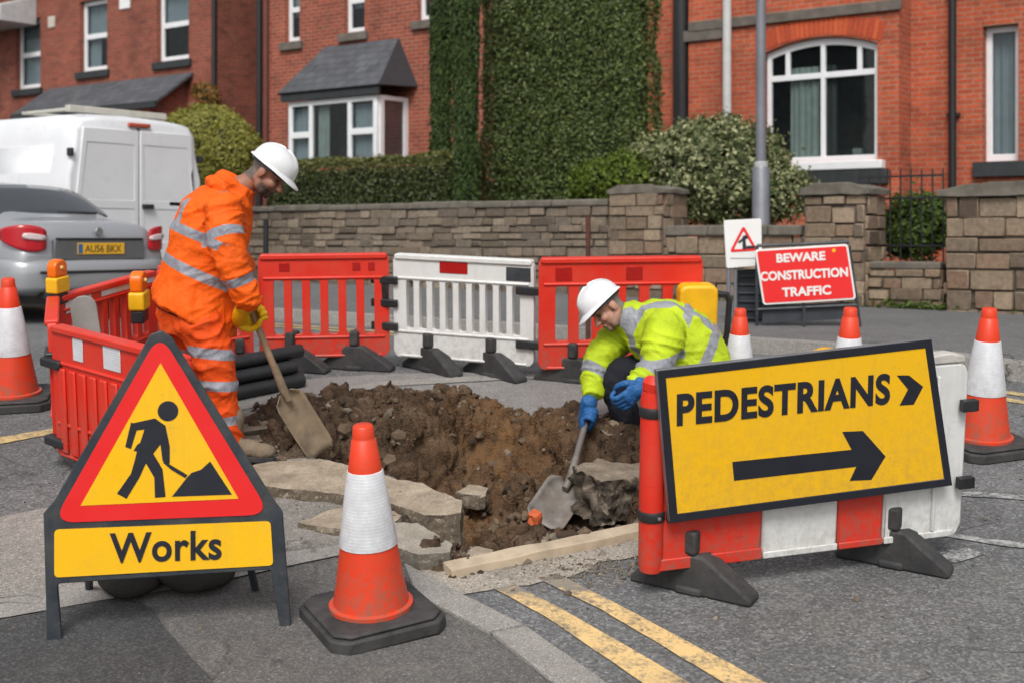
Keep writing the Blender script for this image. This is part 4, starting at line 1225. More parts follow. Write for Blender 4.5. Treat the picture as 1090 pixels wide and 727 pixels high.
# moss and weeds at the wall foot
p_, q_ = [], []
for k in range(500):
    u = R.gauss(fu(990, W-.05), .25) if k < 260 else R.uniform(fu(700, W), fu(1090, W)); n_ = W-.02-abs(R.gauss(0, .05))
    p_.append(tuple(SP(u, n_, sg(u, n_)+.11+abs(R.gauss(0, .035))))); q_.append((0, 0, 1))
tag(foliage('weeds', p_, q_, .05, [LGRN]), kind='stuff')

# ================================================================== lamp post
u, n_ = fu(810, 13.45), 13.45; zb = sg(u, n_); Y = -.6*u+.8*n_; s = Y/FPX
GREYP = plain('galvanised_grey', (.20, .205, .23), .5, .15, 5, metal=.3)
rt = empty('lamp_post', at_street(u, n_, zb), 'tall grey steel lamp post with a thicker base rising in front of the arched window', 'lamp post')
zc = fz(810, 182, n_)-zb
MB().lathe([(9.5*s, 0), (9.5*s, zc), (6*s, zc+.06)], 20).build('base', GREYP, rt)
MB().lathe([(5.6*s, zc+.061), (4.9*s, 6.2), (3.6*s, 6.4)], 20).build('pole', GREYP, rt)
MB().lathe([(7.2*s, zc+.02), (7.4*s, zc+.09), (5.7*s, zc+.1)], 20).build('collar', plain('pale_collar', (.45, .45, .46), .5), rt)
m = MB(); m.tube([(0, 0, 6.38), (0, -.1, 6.7), (0, -.6, 6.9), (0, -1.2, 6.95)], .035, 10); m.build('arm', GREYP, rt)
m = MB(); m.ell((0, -1.45, 6.93), (.13, .32, .08)); m.build('lamp_head', GREYP, rt)
# ================================================================== roadworks kit
ORNG = plain('cone_orange', srgb(230, 60, 20), .45, .14, 5, .1, 90, .45, (.22, .06, .03), dscale=5, scratch=.1, mud=(.05, .35, .8))
REFW = plain('retroreflective_white', (.70, .71, .74), .35, .08, 30, .15, 140, .4, (.33, .31, .29), dscale=5, lines=.0125, mud=(.2, .7, .35))
RUBB = plain('black_rubber', (.03, .03, .031), .8, .35, 7, .4, 90, .5, (.12, .11, .1), dscale=6)
RED = plain('barrier_red', srgb(222, 44, 24), .45, .14, 4, .1, 60, .45, (.30, .08, .05), dscale=4, scratch=.12, mud=(.05, .45, .75))
REDD = plain('reflector_red', srgb(170, 20, 16), .35, .12, 20, .1, 120, .2, (.08, .02, .02))
WHP = plain('barrier_white', (.72, .72, .70), .42, .06, 4, .08, 60, .4, (.36, .33, .28), dscale=4, mud=(.05, .42, .45))
BLKP = plain('black_plastic', (.016, .017, .019), .45, .3, 8, .1, 60, .2, (.08, .075, .07))
YELP = plain('lamp_yellow', srgb(246, 186, 22), .4, .1, 5, .05, 60, .25, (.2, .12, .03))
AMB = plain('amber_lens', srgb(240, 112, 14), .25, .1, 5)
SIGNY = plain('sign_yellow', srgb(246, 188, 4), .42, .08, 3, .02, 90, .3, (.35, .24, .05), dscale=3, mud=(-.4, .25, .3))
SIGNR = plain('sign_red', srgb(226, 34, 34), .38, .05, 3, .02, 90, .12, (.3, .05, .04), dscale=3)
SIGNB = plain('sign_black', srgb(30, 33, 42), .45, .15, 6)
FRAMEB = plain('sign_frame', srgb(40, 48, 56), .5, .25, 6, .1, 60, .45, (.13, .12, .1), dscale=5)
STEEL = plain('bare_steel', (.32, .32, .33), .4, .25, 6, metal=.7)

def make_cone(M, label, group='orange and white traffic cones'):
    rt = empty('traffic_cone', M, label, 'traffic cone', group)
    s = .235; c = .055
    pts = [(-s+c, -s), (s-c, -s), (s, -s+c), (s, s-c), (s-c, s), (-s+c, s), (-s, s-c), (-s, -s+c)]
    b = MB(); b.prism(pts, 0, .052, 'z'); b.prism([(x*.93, y*.93) for x, y in pts], .0525, .07, 'z')
    b.build('base', RUBB, rt, bevel=.009, seg=2)
    r = lambda z: .147-(z-.07)*(.147-.039)/(.79-.07)
    prof = [(r(.07)+.016, .0705), (r(.07)+.016, .085), (r(.09)+.002, .09)]+[(r(z), z) for z in (.2, .318)]
    prof += [(r(z)+.0, z) for z in (.318, .62)]+[(r(.735), .735), (r(.735)-.004, .738), (r(.74)-.004, .745), (r(.785), .785), (r(.79)-.006, .793)]
    MB().lathe(prof, 40).build('body', ORNG, rt, ang=50)
    MB().lathe([(r(.322)+.001, .322), (r(.324)+.004, .324), (r(.612)+.004, .612), (r(.616)+.001, .616)], 40).build('reflective_sleeve', REFW, rt, ang=50)
    return rt
cone = make_cone(stand(G(396, 662), R2D(28)) @ Matrix.Rotation(R2D(-1.6), 4, Vector((math.sin(R2D(28)), math.cos(R2D(28)), 0))), 'nearest and largest traffic cone, standing on the footway right of the Works sign')
for px, py, yaw, lab in ((1045, 478, 20, 'traffic cone at the right edge, beside the right end of the yellow sign'),
                         (16, 430, 12, 'traffic cone at the left edge in front of the silver car'),
                         (785, 447, 30, 'small traffic cone behind the back of the crouching worker, under the white triangle sign'),
                         (900, 464, 10, 'traffic cone peeping over the top edge of the yellow sign, under the red sign')):
    c = copy_tree(cone); c.matrix_world = stand(G(px, py), R2D(yaw)) @ Matrix.Scale({785: .85, 900: .94}.get(px, 1.), 4); c['label'] = lab

# ------------------------------------------------------------------ plastic barriers
def make_foot(parent, x, yaw, M0=None, k=1.):
    """black rubber wedge under a barrier, with its upstand"""
    f = MB()
    t = .055
    prof = [(-.27*k, 0), (.27*k, 0), (.27*k, .03), (.06*k, .17), (-.06*k, .17), (-.27*k, .03)]
    f.prism(prof, -t, t, 'y')
    f.box(-.06*k, .06*k, -t-.012, t+.012, .0, .035)
    f.box(-.03, .03, -.062, .062, .171, .27)
    return f.build('foot', RUBB, parent, Matrix.Translation((x, 0, 0)) @ Matrix.Rotation(yaw, 4, 'Z'), bevel=.012, seg=2)

def barrier(pa, pb, H, label, mat, nslat, feet=(), solid=False, clear=.09, beam=.2, low=.2, refl=(), clips=(), name='plastic_barrier', split=None):
    A, B = G(*pa), G(*pb)
    M = frame(A, B); L = (B-A).length
    rt = empty(name, M, label, 'barrier', 'plastic pedestrian barriers round the trench')
    z0, z1 = clear, H
    out = rounded(0, L, z0, z1, .05)
    holes = []
    post = .075
    if nslat:
        pitch = (L-2*post)/nslat
        for k in range(nslat):
            a = post+pitch*k+pitch*.22; b = post+pitch*(k+1)-pitch*.22
            holes.append(rounded(a, b, z0+low, z1-beam, min(.018, (b-a)*.3), 3))
    m = MB(); m.holed(out, holes, -.022, .022)
    o = m.build('panel', mat, rt, bevel=.007, seg=2)
    # raised rims and ribs moulded on the panel
    r = MB()
    r.prism(rounded(.012, L-.012, z1-.034, z1+.004, .016, 3), -.036, .036)
    r.box(.03, L-.03, -.031, .031, z1-beam+.004, z1-beam+.024)
    r.box(.03, L-.03, -.031, .031, z0+low-.03, z0+low-.010)
    r.box(.05, L-.05, -.031, .031, z0+.004, z0+.022)
    if solid:
        n = 11
        for k in range(n):
            x = .05+(L-.1)*(k+.5)/n; w_ = (L-.1)/n*.30
            r.box(x-w_, x+w_, -.038, -.0225, z0+.03, z1-beam-.01)
    r.build('rim', mat, rt, bevel=.008, seg=2)
    for (a, b, c, d, mt) in refl:
        MB().box(a*L, b*L, -.0265, -.0225, z0+(z1-z0)*c, z0+(z1-z0)*d).build('reflector', mt, rt, bevel=.002, seg=1)
    for (x, yaw) in feet: make_foot(rt, x*L, yaw)
    for (x, z) in clips:
        q = MB(); q.box(x*L-.09, x*L+.09, -.045, .045, z-.025, z+.025); q.build('clip', BLKP, rt, bevel=.01)
    return rt, L
RW = [(.04, .2, .82, .93, REFW), (.36, .56, .82, .93, REFW)]
b1, _ = barrier((277, 395), (415, 392), .80, 'red slatted barrier just right of the standing worker', RED, 6, ((.25, R2D(-25)), (.74, R2D(-20))), refl=[(.16, .24, .84, .92, REDD), (.72, .78, .84, .92, REDD), (.84, .89, .84, .92, REDD)], beam=.175, low=.16)
b2, L2 = barrier((421, 392), (569, 404), .80, 'white slatted barrier with a red reflector in the middle of the back row', WHP, 9, ((.27, R2D(-28)), (.72, R2D(-28))), refl=[(.34, .54, .84, .975, REDD), (.81, .98, .80, .93, FRAMEB)], beam=.175, low=.20)
for z in (.46, .62, .30):
    MB().box(-.16, .04, -.05, -.028, z-.028, z+.028).build('hinge_bracket', BLKP, b2, bevel=.008)
MB().box(-.12, -.03, -.045, -.0285, .46, .62).build('hinge_plate', BLKP, b2, bevel=.008)
for z in (.24, .60):
    MB().box(L2-.12, L2+.10, -.05, -.028, z-.028, z+.028).build('hinge_bracket', BLKP, b2, bevel=.008)
b3, _ = barrier((573, 407), (745, 404), .83, 'red slatted barrier behind the crouching worker', RED, 6, ((.22, R2D(-24)), (.8, R2D(-20))), refl=[(.10, .20, .80, .92, REDD), (.53, .63, .80, .92, REDD)], beam=.185, low=.19)
b4, _ = barrier((66, 500), (206, 552), .78, 'red ribbed barrier behind the Works sign, the nearest on the left', RED, 0, (), solid=True, refl=[(.18, .26, .78, .95, REFW), (.42, .55, .78, .95, REFW)], clips=((0., .58), (0., .16)), beam=.2)
b5, _ = barrier((67, 456), (168, 414), .78, 'red and white barrier in front of the silver car, hung with an amber lamp', RED, 7, ((.75, R2D(60)),), refl=[(.05, .3, .84, .99, REFW), (.4, .98, .90, .99, REFW)], beam=.1, low=.3)
b6, _ = barrier((63, 497), (64, 458), .79, 'short red end barrier seen edge on, left of the ribbed one', RED, 2, (), clips=((.1, .6),), refl=[(.1, .9, .9, 1.0, REFW)])
b7, _ = barrier((172, 413), (270, 399), .80, 'red slatted barrier mostly hidden behind the standing worker', RED, 5, ((.85, R2D(-20)),))

# amber road lamps
def lamp(M, label, big=1.):
    rt = empty('hazard_lamp', M, label, 'hazard lamp')
    m = MB(); m.prism(rounded(-.085, .085, 0, .13, .02), -.055, .055); m.build('battery_case', YELP, rt, bevel=.012)
    m = MB(); m.box(-.07, .07, -.045, .045, -.09, -.001); m.build('bracket', BLKP, rt, bevel=.01)
    m = MB(); pts = [(-.075, .131), (.075, .131), (.075, .21)]+[(.075*math.cos(R2D(a)), .21+.06*math.sin(R2D(a))) for a in range(15, 180, 15)]+[(-.075, .21)]
    m.prism(pts, -.045, .045); m.build('lens', AMB, rt, bevel=.016, seg=3)
    m = MB(); m.lathe([(.016, 0), (.014, .012), (.004, .016)], 14, 0, Matrix.Translation((0, -.045, .205)) @ Matrix.Rotation(R2D(90), 4, 'X')); m.build('bulb', plain('lamp_glow', (.9, .62, .2), .3), rt)
    return rt
s_ = empty
M5 = b5.matrix_world.copy()
lamp(M5 @ Matrix.Translation((.02, -.0, .80)) @ Matrix.Rotation(R2D(0), 4, 'Z') @ Matrix.Scale(.72, 4), 'amber hazard lamp perched on the far left corner of the barriers, before the car bumper')
lamp(M5 @ Matrix.Translation((.60, -.13, .60)) @ Matrix.Rotation(R2D(20), 4, 'Z') @ Matrix.Scale(.88, 4), 'amber hazard lamp with a yellow case hung inside the barriers beside the standing worker')
# grey rounded board leaning inside the left barriers
M = stand(G(112, 470), R2D(10))
rt = MB().holed(rounded(-.07, .07, 0, .84, .065, 6), [], -.012, .012).build('grey_board', plain('grey_plastic', (.30, .30, .28), .6, .2, 5, 0, 60, .4), None, M @ Matrix.Rotation(R2D(-6), 4, 'Y'), bevel=.005)
tag(rt, 'narrow grey round-topped board leaning inside the left barriers', 'board')
# big yellow barrier lamp at the end of the back row
rt = empty('lamp_box', b3.matrix_world @ Matrix.Translation((1.02, -.12, .25)), 'big yellow lamp box with a black handle behind the crouching worker', 'lamp box')
MB().prism(rounded(-.12, .13, 0, .42, .05), -.075, .075).build('case', YELP, rt, bevel=.02, seg=3)
MB().tube([(.13, -.02, .36), (.2, -.02, .35), (.215, -.02, .30), (.205, -.02, .1), (.19, -.02, .02)], .02, 10).build('handle', BLKP, rt)
MB().box(-.03, .07, -.0785, -.0755, .19, .2).build('slot', BLKP, rt)
# small yellow beacon under the red sign
rt = empty('warning_beacon', stand(G(879, 398), 0), 'small yellow beacon peeping over the top edge of the yellow sign', 'beacon')
MB().lathe([(.10, 0), (.105, .05), (.09, .06)], 20).build('base', BLKP, rt)
m = MB(); m.lathe([(.10, .061), (.11, .10), (.095, .15), (.05, .175)], 20); m.build('dome', YELP, rt)

# ------------------------------------------------------------------ near barrier with the PEDESTRIANS board
pa, pb = (681, 635), (1017, 592)
A, B = G(*pa), G(*pb); M = frame(A, B); L = (B-A).length
bn = empty('plastic_barrier', M, 'nearest barrier, red and white, carrying the yellow pedestrian sign', 'barrier', 'plastic pedestrian barriers round the trench')
z0, H = .115, .88
cut = [0, .47, .77, .965, L]       # red | white | red | white sections along its length
mats = [RED, WHP, RED, WHP]
px2x = lambda px, py: (M.inverted() @ G(px, py)).x
secs = [px2x(683, 635), px2x(806, 619), px2x(886, 609), px2x(934, 603), L]
secs[0] = 0
m = MB()
for k in range(4):
    a, b = secs[k]+(.0015 if k else .05), secs[k+1]-.0015
    if k == 3: m.holed([(a, z0), (b-.05, z0), (b-.015, z0+.015), (b, z0+.05), (b, H-.05), (b-.015, H-.015), (b-.05, H), (a, H)], [], -.03, .03, 1)
    else: m.box(a, b, -.03, .03, z0, H, 0 if mats[k] is RED else 1)
m.build('panel', [RED, WHP], bn, bevel=.01)
for (a_, b_, h_, mt) in ((.06, secs[1]-.003, .05, RED), (secs[1]+.003, secs[2]-.003, .03, WHP), (secs[2]+.003, secs[3]-.003, .03, RED), (secs[3]+.003, L-.05, .03, WHP)):
    MB().box(a_, b_, -.042, -.031, z0, z0+h_).build('rim', mt, bn, bevel=.005)
MB().box(L-.16, L-.145, -.045, -.031, z0+.031, H-.05).build('rib', WHP, bn, bevel=.005)
# rounded red end post with rag of tape on top
m = MB(); m.tube([(.045, -.0, z0-.005), (.045, 0, z0+.03), (.045, 0, H-.06), (.045, 0, H-.02)], [.045, .051, .051, .044], 20)
m.tube([(.045, 0, H-.02), (.05, -.005, H+.01), (.052, 0, H+.035)], [.046, .05, .03], 12)
o = m.build('end_post', RED, bn)
m = MB()
for k in range(5):
    m.ell((.03+R.uniform(0, .05), R.uniform(-.04, .03), H-.01+R.uniform(-.02, .035)), (.028, .022, .024), mi=0)
m.build('red_tape', plain('crumpled_red_tape', srgb(236, 66, 46), .4, .3, 30, .6, 60), bn)
for z in (.775, .345):
    q = MB(); q.lathe([(.0535, z-.022), (.056, z-.018), (.056, z+.018), (.0535, z+.022)], 24, 0, Matrix.Translation((.045, 0, 0)))
    q.box(.094, .15, -.066, -.031, z-.02, z+.02); q.build('strap', BLKP, bn, bevel=.003)
    q = MB(); q.lathe([(.008, 0), (.008, .006), (.004, .008)], 10, 0, Matrix.Translation((.055, -.0562, z)) @ Matrix.Rotation(R2D(90), 4, 'X')); q.build('buckle', STEEL, bn)
for z in (.36, .70):
    q = MB(); q.box(L-.055, L+.022, -.08, -.046, z-.025, z+.025); q.build('strap', BLKP, bn, bevel=.004)
make_foot(bn, px2x(748, 637), R2D(-47), k=.98); make_foot(bn, px2x(958, 605), R2D(-47), k=.90)
# torn white sheet end at the top right corner
m = MB(); m.prism([(L-.45, H+.001), (L-.02, H+.001), (L-.03, H+.03), (L-.1, H+.045), (L-.28, H+.03), (L-.44, H+.02)], -.035, .03); m.build('torn_cover', plain('dirty_white_sheet', (.6, .57, .52), .6, .2, 8, .5, 40, .5), bn, bevel=.006)

# board: find its corners on a plane just in front of the barrier
yo = -.085
Mi = M.inverted()
def onplane(px, py, y=yo, Mx=None, Mxi=None):
    Mx = Mx or M; Mxi = Mxi or Mi
    o_ = Mxi @ Vector((0, 0, HC)); d_ = Mxi.to_3x3() @ Vector(((px-CX)/FPX, 1, -(py-HY)/FPX))
    k = (y-o_.y)/d_.y; q = o_+d_*k
    return (q.x, q.z)
TL, TR, BR_, BL = onplane(699, 394), onplane(991, 361), onplane(1013, 516), onplane(713, 556)
cx_, cz_ = sum(p[0] for p in (TL, TR, BR_, BL))/4, sum(p[1] for p in (TL, TR, BR_, BL))/4
sb = empty('pedestrian_sign', M @ Matrix.Translation((cx_, yo, cz_)), 'yellow PEDESTRIANS sign with a black arrow pointing right, strapped to the nearest barrier', 'sign')
loc = lambda p: (p[0]-cx_, p[1]-cz_)
corners = [loc(p) for p in (BL, BR_, TR, TL)]
def inset(c, d):
    n = len(c); out = []
    for i in range(n):
        p0, p1, p2 = Vector(c[i-1]), Vector(c[i]), Vector(c[(i+1) % n])
        a = (p1-p0).normalized(); b = (p2-p1).normalized()
        na, nb = Vector((-a.y, a.x)), Vector((-b.y, b.x))
        k = (na+nb)/(1+na.dot(nb)); out.append(tuple(p1+k*d))
    return out
m = MB(); m.prism(corners, 0, .03); m.build('back_panel', STEEL, sb, bevel=.003)
m = MB(); m.holed(corners, [inset(corners, .034)], -.006, -.0005); m.build('border', SIGNB, sb, bevel=.002, seg=1)
m = MB(); m.prism(inset(corners, .0345), -.003, -.0005); m.build('face', SIGNY, sb, smooth=False)
def spoly(name, pts, d0=-.0045, d1=-.0035, par=None):
    q = [loc(onplane(*p)) for p in pts]
    return MB().prism(q, d0, d1).build(name, SIGNB, par or sb, smooth=False)
spoly('arrow', [(779,491),(906,478),(896,459),(918,458),(942,485),(927,510),(904,511),(911,496),(781,511)])
spoly('chevron', [(954,399),(967,399),(982,411),(972,430),(957,431),(966,414)])
ltr = empty('lettering', Matrix.Identity(4)); ltr.parent = sb
w0_, w1_ = loc(onplane(720, 436)), loc(onplane(947, 413))
ang = math.atan2(w1_[1]-w0_[1], w1_[0]-w0_[0])
tw = math.hypot(w1_[0]-w0_[0], w1_[1]-w0_[1])
mid = ((w0_[0]+w1_[0])/2, (w0_[1]+w1_[1])/2)
th = abs(loc(onplane(722, 417))[1]-loc(onplane(724, 453))[1])
Mt = Matrix.Translation((mid[0], -.0035, mid[1])) @ Matrix.Rotation(-ang, 4, 'Y')
bpy.data.objects.remove(ltr)
text_mesh('lettering', 'PEDESTRIANS', tw, th*.96, SIGNB, sb, Mt, bold=.036, spacing=1.07)

# ------------------------------------------------------------------ Works sign
A, B = G(53, 683), G(304, 667); M0 = frame(A, B); LW = (B-A).length
M = M0 @ Matrix.Rotation(R2D(-7), 4, 'X')
Mi_ = M.inverted()
ws_ = empty('works_sign', M, 'red triangle roadworks sign with digging figure above a yellow Works plate', 'sign')
f = lambda px, py: onplane(px, py, 0, M, Mi_)
outer = [f(50,684),(f(66,684)[0], f(66,684)[1]), f(61,621), f(288,606), f(298,668), f(310,667), f(301,545), f(290,530), f(183,360), f(172,352), f(160,356), f(58,532), f(46,546)]
# frame plate: back board with legs
m = MB(); m.prism(round_poly(outer, .012, 3), 0, .022); m.build('frame', FRAMEB, ws_, bevel=.004)
tri = round_poly([f(43,556), f(296,546), f(169,345)], .055, 8)
tri_in = [f(84,539), f(256,531), f(171,384)]
m = MB(); m.prism(round_poly([f(56,556), f(288,547), f(170,354)], .05, 8), -.004, -.001); m.build('red_triangle', SIGNR, ws_, smooth=False)
wt = plain('grey_keyline', (.45, .45, .44), .4)
m = MB(); m.prism([f(86,537.5), f(254,530), f(171,386)], -.006, -.0045); m.build('yellow_triangle', SIGNY, ws_, smooth=False)
plate = round_poly([f(58,614), f(291,601), f(288,554), f(58,563)], .018, 4)
m = MB(); m.prism(plate, -.0045, -.001); m.build('plate', SIGNY, ws_, smooth=False)
k3 = lambda x, y: f(40+x/3.633, 345+y/3.633)
dig = MB()
for poly in ([(340,472),(362,378),(372,380),(455,362),(495,390),(512,470),(512,535),(500,540),(484,525),(476,462),(448,498),(484,558),(496,665),(455,668),(452,590),(420,535),(395,590),(345,672),(308,652),(362,575),(378,520),(385,490),(372,487),(384,466),(398,455),(414,405),(384,408),(362,480)],):
    dig.prism([k3(*p) for p in poly], -.0075, -.0065)
hc = k3(505, 334); hr = (k3(545, 334)[0]-k3(465, 334)[0])/2
dig.prism([(hc[0]+hr*math.cos(a*math.pi/14), hc[1]+hr*math.sin(a*math.pi/14)) for a in range(28)], -.0075, -.0065)
dig.prism([k3(*p) for p in [(520,664),(580,588),(596,572),(632,560),(668,528),(752,656)]], -.0075, -.0065)
dig.prism([k3(*p) for p in [(484,530),(506,536),(580,580),(572,592),(518,560)]], -.0085, -.0077)
dig.build('digging_figure', SIGNB, ws_, smooth=False)
c0, c1 = f(117, 584), f(236, 580); am = math.atan2(c1[1]-c0[1], c1[0]-c0[0])
text_mesh('lettering', 'Works', math.hypot(c1[0]-c0[0], c1[1]-c0[1]), abs(f(118,568)[1]-f(118,600)[1])*1.0, SIGNB, ws_, Matrix.Translation(((c0[0]+c1[0])/2, -.0055, (c0[1]+c1[1])/2+.004)) @ Matrix.Rotation(-am, 4, 'Y'), bold=.022, spacing=1.05)
# rear legs of the A-frame
Mw = ws_.matrix_world
back = MB()
ax = f(172, 352)
for px, py in ((95, 628), (272, 628)):
    p = Mi_ @ (G(px, py)); a = Vector((p.x*.8+ax[0]*.2, .03, .55))
    back.tube([a, p], .016, 8)
back.build('rear_leg', FRAMEB, ws_)
m = MB(); m.box(.10, .78, .03, .05, .5, .54); m.build('cross_bar', FRAMEB, ws_)
# sandbags and rubber ballast under the sign
BAG = cloth_mat('old_sandbag', (.045, .04, .034), .3, .9)
def sandbag(px, py, w_, label):
    m = MB(); m.ell((0, 0, .06), (w_, .14, .065), seg=24, rings=14)
    me = m.mesh('sandbag')
    for v in me.vertices: v.co += Vector((0, 0, 1))*noise.noise(v.co*9)*.02+v.normal*noise.noise(v.co*22)*.008; v.co.z = max(v.co.z, 0)
    o = link('sandbag', me, BAG, None, stand(G(px, py)), ang=180); tag(o, label, 'sandbag')
sandbag(140, 628, .13, 'dark sandbag on the ground under the left half of the Works plate')
sandbag(207, 622, .17, 'larger dark sandbag on the ground under the right half of the Works plate')

# ------------------------------------------------------------------ signs by the wall
YS = 10.2
def sign_frame(px, py, Y, yaw): return Matrix.Translation(P(px, py, Y)) @ Matrix.Rotation(yaw, 4, 'Z')
pb_ = G(856, 361); M = stand(pb_, R2D(-4)); Mi3 = M.inverted()
bs = empty('construction_sign', M, 'red BEWARE CONSTRUCTION TRAFFIC sign on a black folding frame by the stone wall', 'sign')
f = lambda px, py, y=0: onplane(px, py, y, M, Mi3)
c_ = [f(812, 325), f(911, 319), f(902, 260), f(803, 266)]
m = MB(); m.prism(round_poly(c_, .03, 4), -.02, -.002); m.build('panel', plain('sign_white', (.78, .77, .75), .4, .05), bs, bevel=.003)
m = MB(); m.prism(round_poly(inset(c_, .016), .02, 4), -.0235, -.0205); m.build('face', SIGNR, bs, smooth=False)
for txt, x0_, x1_, yy, hh_ in (('BEWARE', 826, 878, 274, 9.5), ('CONSTRUCTION', 809, 902, 292.5, 10), ('TRAFFIC', 832, 884, 310.5, 10)):
    a_, b_ = f(x0_, yy+(850-x0_)*.055), f(x1_, yy+(850-x1_)*.055)
    an = math.atan2(b_[1]-a_[1], b_[0]-a_[0]); s = pb_.y/FPX
    text_mesh('lettering', txt, math.hypot(b_[0]-a_[0], b_[1]-a_[1]), hh_*s, bpy.data.materials['sign_white'], bs, Matrix.Translation(((a_[0]+b_[0])/2, -.0245, (a_[1]+b_[1])/2)) @ Matrix.Rotation(-an, 4, 'Y'), bold=.035)
d_ = f(887, 267); m = MB(); m.lathe([(.016, 0), (.014, .003)], 14, 0, Matrix.Translation((d_[0], -.0245, d_[1])) @ Matrix.Rotation(R2D(90), 4, 'X')); m.build('sticker', SIGNY, bs)
m = MB()
T = lambda pts, r=.014, y=.012: m.tube([(f(*p)[0], y, f(*p)[1]) for p in pts], r, 8)
T([(806, 262), (806, 359)]); T([(904, 262), (916, 349)]); T([(806, 262), (904, 258)]); T([(806, 330), (912, 325)])
m.build('frame', FRAMEB, bs)
m = MB(); T([(812, 357), (915, 352)], .013, -.1); T([(855, 325), (855, 357)], .012, -.05); T([(862, 357), (862, 364)], .03, -.1); m.build('stand', FRAMEB, bs)
m = MB(); T([(822, 362), (812, 330)], .012, .25); T([(905, 345), (896, 300)], .012, .2); m.build('rear_leg', FRAMEB, bs)
m = MB(); m.prism([(f(812, 345)[0], f(812, 345)[1]), (f(905, 340)[0], f(905, 340)[1]), (f(905, 322)[0], f(905, 322)[1]), (f(812, 326)[0], f(812, 326)[1])], .035, .05); m.build('lower_board', plain('blue_black_board', (.03, .036, .045), .5, .25), bs)
# louvred black board between the two signs
pb2 = G(812, 357); M2 = stand(pb2, R2D(-3)); Mi4 = M2.inverted()
lb = empty('louvred_board', M2, 'dark slatted board standing behind the red construction sign, below the white triangle', 'board')
f2 = lambda px, py, y=0: onplane(px, py, y, M2, Mi4)
m = MB(); m.prism([f2(783, 344), f2(838, 341), f2(838, 285), f2(783, 288)], .03, .05); m.build('panel', plain('navy_board', (.022, .028, .036), .55, .25), lb)
m = MB()
for k in range(6):
    a_, b_ = f2(786, 294+9*k), f2(836, 291+9*k); m.box(a_[0], b_[0], .012, .028, a_[1]-.012, a_[1]+.004)
m.build('slats', FRAMEB, lb, bevel=.003)
m = MB()
for x in (786, 836): a_, b_ = f2(x, 288), f2(x, 360); m.tube([(a_[0], .04, a_[1]), (b_[0], .04, max(0, b_[1]))], .014, 8)
m.build('legs', FRAMEB, lb)
# white plate with red triangle
pb3 = G(784, 358); M3 = stand(pb3, R2D(-2)); Mi5 = M3.inverted()
ts = empty('warning_sign', M3, 'white plate with a red warning triangle on grey posts, left of the red sign', 'sign')
f3 = lambda px, py, y=0: onplane(px, py, y, M3, Mi5)
m = MB(); m.prism(round_poly([f3(773, 286), f3(811, 283), f3(810, 233), f3(770, 235)], .02, 4), -.02, -.004); m.build('plate', bpy.data.materials['sign_white'], ts, bevel=.003)
m = MB(); t_ = [f3(776, 269), f3(806, 267), f3(791, 240)]; m.holed(round_poly(t_, .02, 4), [round_poly(inset(t_, .022), .008, 3)], -.0235, -.0205); m.build('red_triangle', SIGNR, ts, smooth=False)
m = MB()
for q in ([(790, 266), (794, 266), (793, 252), (790, 252)], [(785, 258), (787, 259.5), (793, 254), (792, 252)], [(794, 265), (803, 265), (803, 262), (794, 262)], [(790, 252), (794, 250), (796, 254), (793, 255)]):
    m.prism([f3(*p) for p in q], -.0245-.001*len(m.f)/6*.2, -.0208)
m.build('symbol', SIGNB, ts, smooth=False)
m = MB(); a_, b_ = f3(777, 277), f3(804, 275.5); m.box(a_[0], b_[0], -.0215, -.0205, b_[1]-.004, b_[1]+.006); m.build('small_print', plain('grey_print', (.35, .35, .36), .6), ts)
m = MB(); a_, b_ = f3(776, 284), f3(777, 362); m.tube([(a_[0], .01, a_[1]), (a_[0], .01, 0)], .02, 10); a_ = f3(783, 284); m.tube([(a_[0], .012, a_[1]), (a_[0], .012, 0)], .016, 10); m.build('post', GREYP, ts)
# rusty pin behind the barrier
p = G(626, 372); o = MB().tube([(0, 0, -.05), (0, 0, 1.02), (.005, 0, 1.04)], .02, 10).build('iron_pin', plain('rust', (.09, .03, .02), .85, .4, 12, .4), None, Matrix.Translation(p)); tag(o, 'rusty upright iron pin behind the right red barrier', 'iron pin')
p = G(283, 368); o = MB().tube([(0, 0, -.05), (0, 0, 1.0)], .022, 10).build('iron_pin', bpy.data.materials['black_iron'], None, Matrix.Translation(p)); tag(o, 'black upright pin rising behind the left end of the slatted red barrier', 'iron pin')
# black ribbed duct behind the worker
A, B = G(232, 425), G(316, 408); M = frame(A, B); L = (B-A).length
for dy, dz in ((-.10, .048), (0, .048), (.10, .048), (-.05, .132), (.05, .132), (0, .216)):
    e_ = R.uniform(-.05, .05); n = 30
    o = MB().tube([(L*k/n+e_, dy, dz) for k in range(n+1)], [.046 if k % 2 else .0445 for k in range(n+1)], 16).build('duct_pipe', BLKP, None, M)
    tag(o, 'black plastic duct in the pile lying behind the standing worker', 'pipe', 'black ducts in a pile')

# ================================================================== vehicles (street frame, facing away along the row)
CARP = Nt('silver_car_paint'); CARP.col((.36, .37, .39)); CARP.rough(.34); CARP.b.inputs['Metallic'].default_value = .35; CARP.b.inputs['Coat Weight'].default_value = .6; CARP.b.inputs['Coat Roughness'].default_value = .06; CARP = CARP.mat
VANP = plain('white_van_paint', (.70, .71, .73), .3, .04, 2, .0, 60, .18, (.4, .38, .35), dscale=1.2)
TYRE = plain('tyre_rubber', (.018, .018, .018), .85, .3)
TRIM = plain('black_trim', (.02, .02, .022), .55, .2)
TAIL = Nt('tail_lens_red'); TAIL.col((.45, .012, .02)); TAIL.rough(.12); TAIL.b.inputs['Coat Weight'].default_value = .5; TAIL = TAIL.mat
TAILW = plain('tail_lens_clear', (.68, .55, .55), .15, .1)
PLT = plain('plate_yellow', srgb(226, 172, 44), .4, .08)
SEAM = plain('panel_gap', (.03, .03, .032), .8)
